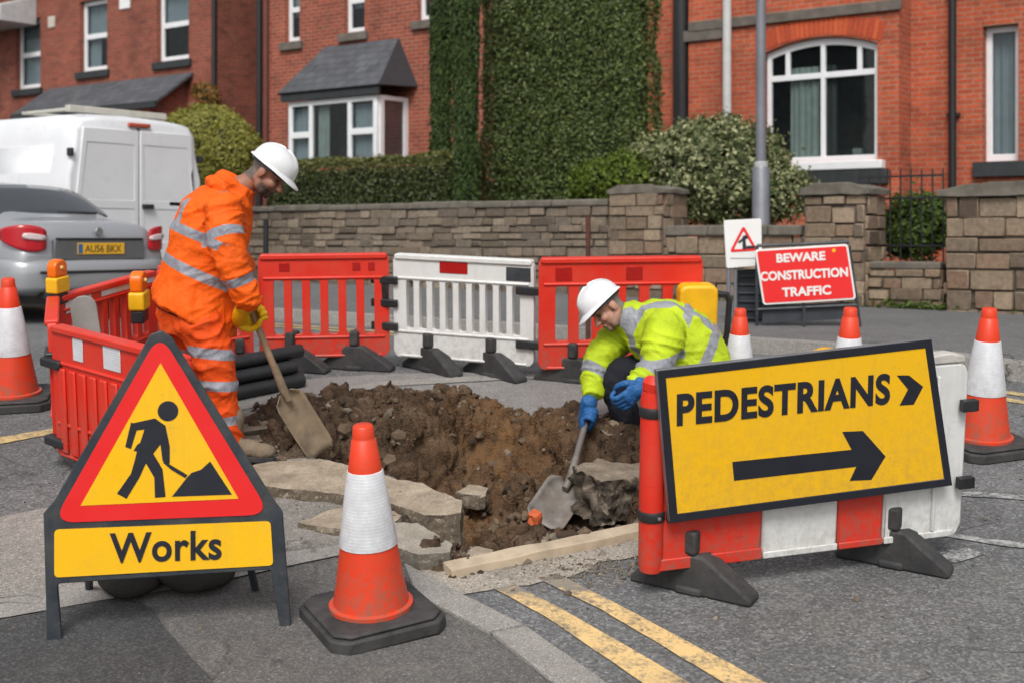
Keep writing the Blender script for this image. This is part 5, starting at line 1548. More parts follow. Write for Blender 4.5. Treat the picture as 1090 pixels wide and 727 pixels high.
ALLOY = plain('alloy_rim', (.45, .45, .46), .35, .1, metal=.8)

def wheel(parent, x, y, r, wd=.2):
    m = MB(); prof = [(r*.62, -wd/2), (r*.93, -wd/2), (r, -wd*.35), (r, wd*.35), (r*.93, wd/2), (r*.62, wd/2)]
    Mw_ = Matrix.Translation((x, y, r)) @ Matrix.Rotation(R2D(90), 4, 'X')
    w_ = MB().lathe([(r*.3, -wd/2+.02), (r*.3, wd/2-.02)], 20).build('wheel', TRIM, parent, Mw_)
    vs = MB(); vs.lathe(prof, 28); vs.build('tyre', TYRE, w_)
    q = MB(); q.lathe([(r*.61, -wd/2+.015), (r*.61, wd/2-.015)], 24); q.build('rim', ALLOY, w_)
# --- silver saloon: local x forward (away along the street), y to its left, z up
def car_section(x, zb, zbelt, ztop, wb, wt, n=7):
    """half ring from the sill up over the roof, mirrored"""
    pts = [(wb*.86, zb), (wb*.97, zb+.10), (wb, zb+.30), (wb*.99, (zb+.3+zbelt)/2+.03), (wb*.955, zbelt), (wt*1.02, zbelt+(ztop-zbelt)*.55), (wt*.88, ztop-.05*min(1, (ztop-zbelt)*3)), (wt*.55, ztop-.004), (0, ztop)]
    ring = [(x, y, z) for y, z in pts]+[(x, -y, z) for y, z in pts[-2::-1]]
    return ring
def make_car(M, label):
    rt = empty('silver_car', M, label, 'car')
    st = [(-.02, .34, .62, .80, .74, .60), (.03, .24, .70, .93, .82, .66), (.14, .22, .82, .985, .86, .70), (.42, .22, .88, 1.005, .875, .72), (.66, .22, .90, 1.03, .88, .68),
          (.95, .22, .91, 1.20, .885, .70), (1.30, .22, .915, 1.355, .885, .66), (1.8, .22, .91, 1.425, .885, .65), (2.3, .22, .90, 1.42, .885, .64), (2.75, .22, .89, 1.33, .885, .63),
          (3.15, .22, .88, 1.10, .88, .62), (3.45, .22, .86, .935, .875, .68), (3.9, .22, .80, .87, .86, .66), (4.25, .24, .70, .78, .82, .6), (4.4, .32, .58, .64, .72, .5)]
    rings = [car_section(*s) for s in st]; n = len(rings[0]); vs = [p for r_ in rings for p in r_]; fs = []
    for i in range(len(rings)-1):
        for k in range(n-1): fs.append((i*n+k, i*n+k+1, (i+1)*n+k+1, (i+1)*n+k))
        fs.append((i*n+n-1, i*n, (i+1)*n, (i+1)*n+n-1))
    fs.append(tuple(range(n))); fs.append(tuple(range((len(rings)-1)*n, len(rings)*n))[::-1])
    body = MB().add(vs, fs).build('body', CARP, rt, sub=2, ang=180)
    dv = lambda pts, d: [Vector(p)+Vector(d) for p in pts]
    def sheet(name, grid, mat, par=rt, sub=1, th=0.):
        nr, nc = len(grid), len(grid[0]); v = [p for r_ in grid for p in r_]
        o = MB().add(v, [(i*nc+j, i*nc+j+1, (i+1)*nc+j+1, (i+1)*nc+j) for i in range(nr-1) for j in range(nc-1)]).build(name, mat, par, sub=sub, ang=180)
        so_ = o.modifiers.new('thick', 'SOLIDIFY'); so_.thickness = .012; so_.offset = 0
        return o
    # rear window, following the sloping tail
    prof = [(.70, 1.045), (.86, 1.14), (1.06, 1.26), (1.26, 1.352)]
    grid = []
    for i, (x, z) in enumerate(prof):
        hw = .70-.10*i/3
        grid.append([(x-.012+.05*(abs(t)**2.2), hw*t, z+.014-.035*abs(t)**2.5) for t in (-1, -.75, -.4, 0, .4, .75, 1)])
    sheet('rear_window', grid, GLS)
    for s in (1, -1):   # side glass
        g_ = []
        for f_, z in ((0, .95), (1, 1.30)):
            g_.append([(x_, s*((.855 if f_ == 0 else .625)+.004), min(z, zz)) for x_, zz in ((1.05 if f_ == 0 else 1.45, 1.3), (1.6, 1.34), (2.2, 1.34), (2.62, 1.3), (3.0 if f_ == 0 else 2.68, 1.3))])
        sheet('side_window', g_, GLS)
    # tail lights wrap round the corners
    for s in (1, -1):
        ctr = [(.30, .885), (.14, .872), (.045, .80), (-.0, .70), (-.012, .58)]
        top = [.90, .925, .94, .935, .90]; bot = [.80, .735, .69, .675, .69]
        g_ = [[(x-.012, s*(y+.008), b+(t-b)*k/4) for (x, y), b, t in zip(ctr, bot, top)] for k in range(5)]
        tl = sheet('tail_light', g_, TAIL)
        g2 = [[(x-.022, s*(y+.016), b+(t-b)*(.46+.12*k)) for (x, y), b, t in list(zip(ctr, bot, top))[2:]] for k in range(3)]
        sheet('reversing_lens', g2, TAILW, tl)
    # recess, plate, trim, bumper
    m = MB(); m.box(-.052, .02, -.52, .52, .60, .80); m.build('plate_recess', plain('grey_recess', (.15, .155, .16), .4, .1, metal=.4), rt, bevel=.012)
    m = MB(); m.box(-.062, -.03, -.50, .50, .795, .815); m.build('boot_trim', TRIM, rt, bevel=.006)
    p_ = MB().box(-.062, -.053, -.27, .27, .655, .765).build('number_plate', PLT, rt, bevel=.002)
    MB().box(-.0645, -.0625, .215, .265, .665, .755).build('country_band', plain('plate_blue', (.03, .12, .28), .4), p_)
    text_mesh('characters', 'AU56 BKX', .42, .072, plain('plate_characters', (.10, .075, .02), .5), p_, Matrix.Translation((-.0626, -.02, .71)) @ Matrix.Rotation(R2D(-90), 4, 'Z'), bold=.01)
    prf = [(-.07, .30), (-.10, .40), (-.105, .54), (-.07, .60), (.02, .605)]
    g_ = []
    for i in range(5):
        dx, z = prf[i]
        g_.append([(dx+xo, y, z) for xo, y in ((.55, .905), (.22, .90), (.07, .80), (.01, .5), (0, 0), (.01, -.5), (.07, -.80), (.22, -.90), (.55, -.905))])
    sheet('bumper', g_, CARP)
    m = MB(); m.box(-.112, -.08, -.7, .7, .47, .50); m.build('bumper_strip', TRIM, rt, bevel=.01)
    m = MB(); m.box(-.075, .1, -.62, .62, .22, .33); m.build('valance', TRIM, rt, bevel=.02)
    m = MB(); m.tube([(.72, -.02, 1.075), (.70, -.3, 1.075), (.72, -.5, 1.075)], .012, 8); m.build('wiper', TRIM, rt)
    m = MB(); m.lathe([(.045, 0), (.04, .008)], 16, 0, Matrix.Translation((-.025, 0, .875)) @ Matrix.Rotation(R2D(-90), 4, 'Y')); m.build('badge', STEEL, rt)
    for x in (.85, 3.45):
        for s in (.78, -.78): wheel(rt, x, s, .31)
    for s in (1, -1):
        m = MB(); m.ell((3.05, s*.98, .98), (.09, .1, .06)); m.build('door_mirror', CARP, rt)
    return rt
ROT180 = Matrix.Rotation(math.pi, 4, 'Z')
def veh(px, n_):
    u = fu(px, n_); return Matrix.Translation(SP(u, n_, sg(u, n_))) @ SROT @ ROT180
make_car(veh(104, 7.93), 'silver saloon car parked by the kerb, seen from behind, with red tail lights')
# --- white panel van
def make_van(M, label):
    rt = empty('white_van', M, label, 'van')
    def ring(x, w_, wt, zb, zt, r): 
        h = [(w_*.97, zb), (w_, zb+.15), (w_, zb+.75), (w_-.01, zb+1.15), (wt+.02, zt-.35), (wt, zt-.14), (wt-.09, zt-.03), (wt-.3, zt), (0, zt+.02)]
        return [(x, y, z) for y, z in h]+[(x, -y, z) for y, z in h[-2::-1]]
    st = [(0, .98, .86, .42, 2.26), (.04, 1.0, .88, .40, 2.31), (.3, 1.02, .90, .38, 2.36), (2.5, 1.02, .90, .38, 2.38), (3.9, 1.02, .90, .38, 2.36), (4.3, 1.01, .87, .38, 2.22), (4.75, 1.0, .80, .38, 1.75), (5.0, .99, .80, .38, 1.25), (5.5, .95, .75, .40, 1.08), (5.75, .85, .65, .45, .85)]
    rings = [ring(a, b, c, d, e, 0) for a, b, c, d, e in st]; n = len(rings[0]); vs = [p for q in rings for p in q]; fs = []
    for i in range(len(rings)-1):
        for k in range(n-1): fs.append((i*n+k, i*n+k+1, (i+1)*n+k+1, (i+1)*n+k))
        fs.append((i*n+n-1, i*n, (i+1)*n, (i+1)*n+n-1))
    fs.append(tuple(range(n))); fs.append(tuple(range((len(rings)-1)*n, len(rings)*n))[::-1])
    o = MB().add(vs, fs).build('body', VANP, rt, bevel=.03, seg=3, ang=40)
    # rear doors, each slightly proud, with a recessed panel
    for s in (1, -1):
        y0_, y1_ = (.008, .90) if s == 1 else (-.90, -.008)
        yt0, yt1 = (.008, .80) if s == 1 else (-.80, -.008)
        d = MB(); out = [(y0_, .52), (y1_, .52), (y1_*1.0, 1.3), (yt1, 2.17), (yt0, 2.17)]
        rc = [(y0_+.07, 1.28), (y1_-.07, 1.28), (yt1-.06, 1.98), (yt0+.07, 1.98)]
        rc2 = [(y0_+.07, .75), (y1_-.07, .75), (y1_-.07, 1.16), (y0_+.07, 1.16)]
        d.holed([(a, b) for a, b in out], [rc, rc2], -.03, -.002)
        Md = Matrix.Rotation(R2D(-90), 4, 'Z')
        # holed faces -y; turn so that it faces the rear (-x)
        dd = d.build('rear_door', VANP, rt, Md @ Matrix.Scale(-1, 4, (1, 0, 0)), bevel=.012)
        q = MB(); q.prism(rc, -.023, -.003); q.prism(rc2, -.023, -.003); q.build('door_panel', VANP, dd)
    m = MB(); m.box(-.006, -.001, -.02, .02, .5, 2.2); m.build('door_seam', SEAM, rt)
    m = MB(); m.box(-.075, -.031, -.19, -.03, 1.17, 1.23); m.build('door_handle', TRIM, rt, bevel=.01)
    m = MB(); m.box(-.045, .0, -.16, .16, 2.215, 2.265); m.build('brake_light', plain('brake_lens', (.5, .09, .05), .2), rt, bevel=.012)
    for s in (1, -1):
        for z in (.8, 1.85): MB().box(-.04, .05, s*.955-.02, s*.955+.02, z-.05, z+.05).build('hinge', TRIM, rt, bevel=.008)
        MB().box(-.035, .06, s*.96-.03, s*.96+.035, .62, 1.02).build('tail_light', TAIL, rt, bevel=.02)
        # side panels
        for x0_, x1_ in ((.35, 1.65), (1.8, 3.0), (3.1, 4.0)):
            q = MB(); Ms = Matrix.Translation((0, s*.985, 0))
            q.add([(x0_, s*1.026, .95), (x1_, s*1.026, .95), (x1_, s*1.0, 1.5), (x1_, s*.94, 1.95), (x0_, s*.94, 1.95), (x0_, s*1.0, 1.5)], [(0, 1, 2, 5), (5, 2, 3, 4)])
            pn = q.build('side_panel', VANP, rt); sm = pn.modifiers.new('s', 'SOLIDIFY'); sm.thickness = .02; sm.offset = 0
    m = MB()
    m.box(.36, .46, -.72, .72, 2.385, 2.47)
    m.box(1.3, 1.36, -.72, .72, 2.40, 2.44)
    for s in (1, -1): m.box(.461, 1.299, s*.68-.03, s*.68+.03, 2.40, 2.44)
    m.build('roof_rack', plain('cream_rack', (.5, .48, .42), .5), rt, bevel=.01)
    m = MB(); m.box(-.1, .05, -.95, .95, .36, .5); m.build('bumper', TRIM, rt, bevel=.03)
    for x in (1.1, 4.7):
        for s in (.88, -.88): wheel(rt, x, s, .34)
    return rt
make_van(veh(147, 10.15) @ Matrix.Diagonal((1, 1, .955, 1)), 'white high-roofed panel van with blank rear doors, parked beyond the silver car')
# ================================================================== people
def remesh(name, m, voxel, smooth=2, sfac=.5, disp=None):
    me = m.mesh(name+'_src', fix=True)
    o = bpy.data.objects.new(name+'_src', me); COL.objects.link(o)
    r = o.modifiers.new('r', 'REMESH'); r.mode = 'VOXEL'; r.voxel_size = voxel
    if smooth:
        s = o.modifiers.new('s', 'SMOOTH'); s.factor = sfac; s.iterations = smooth
    bpy.context.view_layer.update()
    out = bpy.data.meshes.new_from_object(o.evaluated_get(bpy.context.evaluated_depsgraph_get()))
    out.name = name
    bpy.data.objects.remove(o); bpy.data.meshes.remove(me)
    if disp:
        n = len(out.vertices); co = np.zeros(n*3); no = np.zeros(n*3)
        out.vertices.foreach_get('co', co); out.vertices.foreach_get('normal', no)
        co = co.reshape(-1, 3); no = no.reshape(-1, 3)
        d = np.array([disp(Vector(c)) for c in co])
        co += no*d[:, None]
        out.vertices.foreach_set('co', co.ravel()); out.update()
    return out
def folds(amp, seed, fr=9., stretch=(1, 1, 1)):
    s = Vector((seed*7.1, seed*3.3, seed*1.7))
    def f(p):
        q = Vector((p.x*stretch[0], p.y*stretch[1], p.z*stretch[2]))*fr+s
        w_ = q+Vector((noise.noise(q*.6), noise.noise(q*.6+Vector((9, 0, 0))), noise.noise(q*.6+Vector((0, 9, 0)))))*1.3
        a = 1-abs(noise.noise(w_))*2.2
        b = 1-abs(noise.noise(w_*2.1))*2.2
        return amp*(a*.75+b*.35)*(.45+.55*noise.noise(q*.35+Vector((3, 3, 3)))+.3)
    return f
def drape(amp, seed, axes, bias=0.):
    """cloth folds: axes = list of (a, b, along, across): noise frequency along and across each limb axis"""
    s = Vector((seed*7.1, seed*3.3, seed*1.7)); ax = [(Vector(a), Vector(b), (Vector(b)-Vector(a)).normalized(), f1, f2) for a, b, f1, f2 in axes]
    def f(p):
        num = den = 0
        for a, b, d, f1, f2 in ax:
            t = max(0, min(1, (p-a).dot(d)/(b-a).length)); ds = (p-(a+(b-a)*t)).length
            w_ = 1/(ds**5+1e-6)
            k = (p-a).dot(d); r = p-a-d*k
            q = d*(k*f1)+r*f2+s
            q += Vector((noise.noise(q*.7), noise.noise(q*.7+Vector((9, 0, 0))), noise.noise(q*.7+Vector((0, 9, 0)))))*.9
            n1 = noise.noise(q); n2 = noise.noise(q*2.2+Vector((4, 4, 4)))
            v = (1-min(1, abs(n1)*2.6))**1.6*.9-.35+(1-min(1, abs(n2)*2.6))**1.5*.3
            num += w_*v; den += w_
        return amp*num/den
    return f
def set_attr(me, name, fn):
    at = me.attributes.new(name, 'FLOAT', 'POINT')
    at.data.foreach_set('value', [fn(v.co) for v in me.vertices])
def bands(bs):
    """bs: (point, plane normal, half width, centre, radius) ; signed distance to the nearest reflective tape"""
    bb = [(Vector(p), Vector(n).normalized(), w_, Vector(c), r) for p, n, w_, c, r in bs]
    def f(v):
        return max(-1, min(1, min(max(abs((v-p).dot(n))-w_, (v-c).length-r) for p, n, w_, c, r in bb)))
    return f
SKIN = plain('weathered_skin', (.40, .20, .13), .5, .22, 14, .15, 90)
def skin_mat(name, base, hairc, beardc):
    t = Nt(name); v = t.vec()
    c = t.ramp(t.noise(v, 18, 5, .6), [(.3, sc_(base, .78)), (.7, sc_(base, 1.12))])
    for nm, cc in (('hair', hairc), ('beard', beardc)):
        at = t.n('ShaderNodeAttribute', _attribute_name=nm)
        c = t.mix(t.math('MULTIPLY', at.outputs['Fac'], t.ramp(t.noise(v, 70, 4, .7), [(.3, .75), (.6, 1.)])), c, cc)
    t.col(c); t.rough(.5); t.b.inputs['Subsurface Weight'].default_value = .08; t.b.inputs['Subsurface Radius'].default_value = (.012, .005, .003)
    t.bump(t.noise(v, 120, 4), .15, .003); return t.mat
HATM = plain('hard_hat_white', (.74, .75, .76), .28, .04, 8, .0, 60, .2, (.4, .38, .34), dscale=14)
def head_frame(o, fwd, up):
    x = Vector(fwd).normalized(); z = (Vector(up)-x*Vector(up).dot(x)).normalized(); y = z.cross(x)
    M = Matrix((x, y, z)).transposed().to_4x4(); M.translation = o
    return M
def xf(m, M, k0=0):
    for i in range(k0, len(m.v)): m.v[i] = M @ m.v[i]
def head_parts(m, M, jut=1.):
    k0 = len(m.v)
    m.ell((-.008, 0, .048), (.100, .078, .090)); m.ell((.03, 0, -.03), (.062, .060, .068)); m.ell((.072, 0, -.083), (.024, .028, .02))
    m.limb([(.088, 0, .025), (.108, 0, .0), (.118, 0, -.016)], [.010, .012, .015]); m.ell((.108, .012, -.018), (.012, .009, .009)); m.ell((.108, -.012, -.018), (.012, .009, .009))
    m.ell((.080, 0, .038), (.020, .052, .012)); m.ell((.066, .036, -.014), (.028, .022, .024)); m.ell((.066, -.036, -.014), (.028, .022, .024))
    m.ell((.094, 0, -.045), (.010, .024, .007)); m.ell((.091, 0, -.058), (.010, .021, .007))
    for s in (1, -1):
        m.ell((-.004, s*.080, .004), (.024, .010, .034)); m.ell((-.012, s*.074, -.026), (.014, .01, .014))
        m.limb([(-.01, s*.05, -.04), (.05, s*.045, -.075)], [.03, .026])
    m.limb([(-.025, 0, -.03), (-.04, 0, -.09), (-.065, 0, -.17)], [.062, .058, .068])
    xf(m, M, k0)
def eyes(M, par, root):
    for s in (1, -1):
        e = MB(); e.ell((.081, s*.032, .016), (.011, .014, .009), seg=12, rings=8); xf(e, M)
        e.build('eye', plain('eye_dark', (.07, .05, .042), .3) if 'eye_dark' not in bpy.data.materials else bpy.data.materials['eye_dark'], root)
def hard_hat(M, root):
    m = MB(); seg = 40
    vs, fs = [], []; rings = []
    for i in range(13):
        a = math.pi/2*i/12
        r, z = math.cos(a), math.sin(a)
        rings.append([(r*.134*math.cos(2*math.pi*k/seg), r*.112*math.sin(2*math.pi*k/seg), .115*z**.92+(.008 if abs(math.sin(2*math.pi*k/seg)) < .22 and 2 < i < 12 else 0)) for k in range(seg)])
    vs = [p for q in rings for p in q]
    for i in range(12):
        for k in range(seg):
            k2 = (k+1) % seg; fs.append((i*seg+k, i*seg+k2, (i+1)*seg+k2, (i+1)*seg+k))
    m.add(vs, fs)
    # brim all round, longer peak in front
    vs = []
    for k in range(seg):
        a = 2*math.pi*k/seg; c, s = math.cos(a), math.sin(a)
        pk = .009+.040*max(0, c)**2.2
        vs += [(.132*c, .110*s, .002), ((.134+pk)*c, (.112+pk*.8)*s, -.006-.016*max(0, c)**2), ((.136+pk)*c, (.114+pk*.8)*s, -.014-.016*max(0, c)**2), (.128*c, .106*s, -.008)]
    fs = []
    for k in range(seg):
        k2 = (k+1) % seg
        for j in range(4): fs.append((4*k+j, 4*k2+j, 4*k2+(j+1) % 4, 4*k+(j+1) % 4))
    m.add(vs, fs)
    xf(m, M)
    h = m.build('hard_hat', HATM, root, ang=50)
    b = MB(); k0 = 0
    vs = [(.128*math.cos(2*math.pi*k/30), .102*math.sin(2*math.pi*k/30), z) for z in (-.006, -.03) for k in range(30)]
    b.add(vs, [(k, (k+1) % 30, 30+(k+1) % 30, 30+k) for k in range(30)]); xf(b, M); b.build('head_band', BLKP, h)
    return h
def glove(name, P0, fdir, sdir, mat, root, side=1, sc=1.1, open_=0., wrist=None):
    """a gloved hand gripping a shaft that runs along sdir through P0; fdir points from wrist to knuckles; side puts the thumb"""
    f_ = Vector(fdir).normalized(); s = Vector(sdir).normalized()
    f_ = (f_-s*f_.dot(s)).normalized(); n_ = f_.cross(s)*side    # palm normal, towards the shaft
    def L(a, b, c): return Vector(P0)+(f_*(a-.085)+s*(b)+n_*(c-.033))*sc
    m = MB()
    rot = Matrix((f_, s, n_)).transposed()
    m.ell(L(.052, 0, 0), (.054*sc, .044*sc, .019*sc), rot); m.ell(L(.085, 0, .0), (.02*sc, .043*sc, .017*sc), rot)
    for k, (b, ln) in enumerate(((.032, .96), (.011, 1.06), (-.011, 1.), (-.031, .82))):
        a, c = .09, .002; pts = [L(a-.03, b*.9, c)]; pts.append(L(a, b, c)); an = 25*(1-open_)
        for seg_, l in enumerate((.042, .030, .024)):
            a += l*ln*math.cos(R2D(an)); c += l*ln*math.sin(R2D(an)); pts.append(L(a, b*(1-.05*seg_), c)); an += (70 if seg_ == 0 else 62)*(1-open_*.6)
        m.limb(pts, [.0105*sc, .0115*sc, .0108*sc, .010*sc, .009*sc], seg=10)
    m.limb([L(.025, .03, .006), L(.052, .052, .018), L(.078, .05, .042), L(.092, .034, .058)], [.016*sc, .0145*sc, .0125*sc, .0105*sc], seg=10)
    w0 = L(0, 0, 0)
    if wrist is not None: m.limb([L(.03, 0, 0), w0.lerp(Vector(wrist), .5), wrist], [.034*sc, .034*sc, .040*sc])
    else: m.limb([L(.04, 0, 0), L(-.03, 0, 0)], [.032*sc, .036*sc])
    me = remesh(name, m, .0045, 2, .4, folds(.0016, 3, 40))
    return link(name, me, mat, root, ang=180)
def boot(name, heel, toe, mat, root, k=1.):
    heel, toe = Vector(heel), Vector(toe); x = (toe-heel); x.z = 0; ln = x.length; x.normalize(); y = Vector((0, 0, 1)).cross(x)
    def L(a, b, c): q = heel+x*a*ln/.3*1.+y*b; q.z = heel.z+c+(toe.z-heel.z)*a/.3; return q
    rot = Matrix((x, y, Vector((0, 0, 1)))).transposed()
    m = MB()
    m.ell(L(.235, 0, .052), (.075, .053, .044), rot); m.ell(L(.15, 0, .062), (.09, .047, .05), rot); m.ell(L(.055, 0, .055), (.058, .045, .052), rot)
    m.limb([L(.07, 0, .07), L(.065, 0, .14), L(.07, 0, .22)], [.050, .053, .058])
    me = remesh(name, m, .008, 3, .5, folds(.003, 5, 22))
    b = link(name, me, mat, root, ang=180)
    s_ = MB(); out = [(-.005, -.04), (.09, -.042), (.2, -.056), (.27, -.05), (.308, -.02), (.308, .02), (.27, .05), (.2, .056), (.09, .042), (-.005, .04)]
    vs = [L(a, b_, 0) for a, b_ in out]+[L(a, b_, .028) for a, b_ in out]; n = len(out)
    s_.add(vs, [tuple(range(n))[::-1], tuple(range(n, 2*n))]+[(i, (i+1) % n, n+(i+1) % n, n+i) for i in range(n)])
    s_.build('sole', RUBB, b, bevel=.005)
    return b
def shovel(label, top, sock, tip, nrm, w_, wood, metal, handle='T'):
    top, sock, tip = Vector(top), Vector(sock), Vector(tip)
    root = empty('shovel', Matrix.Translation(sock), label, 'shovel')
    o = sock
    sh = MB(); d = (sock-top); n = 10
    sh.tube([top-o+d*(k/n)+Vector(nrm).normalized()*(-.012*math.sin(math.pi*k/n)) for k in range(n+1)], [.0165+.003*(k/n) for k in range(n+1)], 14)
    sh.build('shaft', wood, root)
    x = (tip-sock).normalized(); L = (tip-sock).length
    nn = Vector(nrm); nn = (nn-x*nn.dot(x)).normalized(); y = nn.cross(x)
    q = MB(); q.tube([sock-o-d.normalized()*.16, sock-o-d.normalized()*.02, sock-o+x*.05], [.021, .024, .018], 14); q.build('socket', metal, root)
    g_, rows, cols = [], 12, 11
    for i in range(rows+1):
        t = i/rows
        hw = w_/2*(min(1, .45+t*5.5) if t < .12 else 1.)*(1 if t < .86 else math.sqrt(max(.06, 1-((t-.86)/.16)**2*.55)))
        for j in range(cols):
            u = -1+2*j/(cols-1)
            dish = -.030*(1-u*u)*(1-.5*t)+.012*(abs(u)**6)+.02*math.sin(t*math.pi)*-.3
            g_.append(x*(L*t)+y*(hw*u)+nn*dish)
    fs = [(i*cols+j, i*cols+j+1, (i+1)*cols+j+1, (i+1)*cols+j) for i in range(rows) for j in range(cols-1)]
    bl = MB().add(g_, fs).build('blade', metal, root, ang=180)
    so_ = bl.modifiers.new('t', 'SOLIDIFY'); so_.thickness = .004; so_.offset = 0
    hd = d.normalized(); sd_ = hd.cross(nn).normalized()
    h = MB()
    if handle == 'T': h.tube([top-o+sd_*.07, top-o, top-o-sd_*.07], [.017, .019, .017], 12)
    else:
        h.tube([top-o, top-o-hd*.05+sd_*.05, top-o-hd*.11+sd_*.055], .012, 10); h.tube([top-o, top-o-hd*.05-sd_*.05, top-o-hd*.11-sd_*.055], .012, 10); h.tube([top-o-hd*.11+sd_*.06, top-o-hd*.11-sd_*.06], .016, 10)
    h.build('grip', BLKP if handle != 'T' else wood, root)
    return root
WOOD = plain('muddy_ash_wood', (.30, .20, .12), .7, .3, 9, .2, 60, .55, (.13, .09, .06), dscale=10)
BLADE = plain('muddy_steel', (.20, .15, .10), .75, .45, 9, .5, 50, .75, (.33, .24, .15), metal=.15, dscale=7)
BLADEG = plain('scraped_steel', (.22, .20, .18), .6, .45, 14, .4, 60, .85, (.15, .11, .08), metal=.3, dscale=9)
ORJ = cloth_mat('hi_vis_orange', srgb(244, 98, 8), .22, .7, True, dirt=.15, dirtcol=(.40, .12, .02))
ORT = cloth_mat('hi_vis_orange_trousers', srgb(226, 78, 12), .26, .75, True, dirt=.35, dirtcol=(.35, .11, .03))
YEJ = cloth_mat('hi_vis_yellow', srgb(186, 208, 36), .25, .7, True, bandcol=(.27, .28, .31), dirt=.15, dirtcol=(.35, .36, .05))
NAVY = cloth_mat('navy_workwear', (.012, .013, .02), .35, .85)
BLKC = cloth_mat('black_undershirt', (.012, .012, .014), .3, .9)
GLY = cloth_mat('yellow_gloves', srgb(238, 190, 20), .25, .6, bump=.6, dirt=.4, dirtcol=(.25, .17, .05))
GLB = cloth_mat('blue_gloves', srgb(44, 100, 160), .25, .5, bump=.5, dirt=.3, dirtcol=(.07, .09, .10))
BOOT = cloth_mat('dusty_boots', (.23, .18, .125), .35, .9, dirt=.35, dirtcol=(.08, .06, .045))

# ---------------------------------------------------------------- worker in orange
Y1 = 7.12
g1 = G(232, 488)
def q1(px, py, dy=0.): return P(px, py, Y1+dy)-g1
K1 = Y1/FPX
w1_ = empty('person', Matrix.Translation(g1), 'standing worker in orange hi-vis jacket and trousers and white hard hat, leaning on a shovel', 'person', 'road workers')
HM = head_frame(q1(283, 186), (.74, -.10, -.66), (.66, 0, .74))
b = MB(); head_parts(b, HM)
b.limb([q1(258, 202), q1(236, 216), q1(222, 255), q1(210, 300), q1(205, 322)], [.06, .10, .13, .12, .12])
b.limb([q1(238, 216, .0), q1(240, 222, -.19), q1(250, 288, -.26), q1(261, 312, -.245)], [.06, .06, .042, .034])
b.limb([q1(238, 216, .0), q1(242, 222, .19), q1(252, 275, .27)], [.06, .06, .042])
b.limb([q1(205, 322), q1(211, 335, -.09), q1(232, 410, -.10), q1(243, 478, -.08)], [.11, .085, .055, .045])
b.limb([q1(205, 322), q1(203, 335, .09), q1(226, 408, .12), q1(231, 470, .16)], [.11, .085, .055, .045])
me = remesh('body', b, .0065, 2, .4)
HI = HM.inverted()
def hair1(v):
    p = HI @ v; return max(0, min(1, ((-.012-p.x)*20+.5)))*(1 if p.z > -.07 and p.length < .2 else 0)*(0 if abs(p.y) > .077 else 1)
def beard1(v):
    p = HI @ v; return max(0, min(1, (-.026-p.z)*40))*max(0, min(1, (p.x-.01)*40)) if p.length < .16 else 0
set_attr(me, 'hair', hair1); set_attr(me, 'beard', beard1)
link('body', me, skin_mat('ruddy_skin', (.34, .155, .10), (.10, .085, .075), (.03, .022, .018)), w1_, ang=180)
eyes(HM, None, w1_)
hat = hard_hat(HM @ Matrix.Translation((.004, 0, .062)) @ Matrix.Rotation(R2D(-4), 4, 'Y'), w1_)
# jacket: torso leaning forward, hood at the neck, two sleeves
def sec(px, py, tx, tz, a, bdep, dy=0.):
    t = Vector((tx, 0, tz)).normalized(); pr = Vector((t.z, 0, -t.x))
    return (q1(px, py, dy), pr, a, Vector((0, 1, 0)), bdep)
j = MB()
j.loft([sec(260, 198, .55, .85, .075, .08), sec(252, 204, .5, .86, .10, .10), sec(240, 214, .4, .9, .155, .19), sec(231, 228, .32, .94, .19, .225), sec(224, 250, .25, .97, .205, .225), sec(217, 280, .22, .98, .205, .215), sec(212, 305, .30, .95, .215, .215), sec(209, 325, .42, .90, .245, .238), sec(207, 337, .46, .87, .252, .244), sec(207, 339, .46, .87, .20, .20)], 30)
rh = Matrix.Rotation(R2D(33), 3, 'Y')
j.ell(q1(246, 194), (.095, .125, .038), rh); j.ell(q1(238, 200), (.10, .145, .05), rh); j.ell(q1(234, 203), (.06, .12, .07), rh)   # bunched hood
sh, el, cu = q1(238, 226, -.20), q1(250, 287, -.275), q1(265, 320, -.235)
j.limb([sh, sh.lerp(el, .5)+Vector((-.008, -.02, 0)), el, el.lerp(cu, .5), cu], [.105, .098, .083, .074, .066])
shl, ell_, cul = q1(240, 224, .19), q1(252, 276, .28), q1(256, 284, .18)
j.limb([shl, ell_, cul], [.105, .085, .065])
me = remesh('jacket', j, .0085, 4, .5, drape(.020, 2, [(q1(208, 330), q1(236, 215), 3.2, 7.), (sh, el, 10., 4.), (el, cu, 13., 4.), (shl, ell_, 9., 4.)]))
tw_ = Vector((.25, 0, .97))
ua = (el-sh).normalized(); fa = (cu-el).normalized()
bd = [(q1(205, 252), (.42, 0, 1), .026, q1(200, 252), .0), # placeholder, replaced below
      (q1(240, 254, -.2), ua, .026, q1(240, 254, -.24), .135), (q1(252, 298, -.26), (fa.x*.2+ua.x*.8, fa.y, fa.z), .024, q1(252, 298, -.26), .11),
      (q1(240, 240, .2), (ell_-shl).normalized(), .026, q1(244, 244, .26), .12),
      ]
bd = bd[1:]
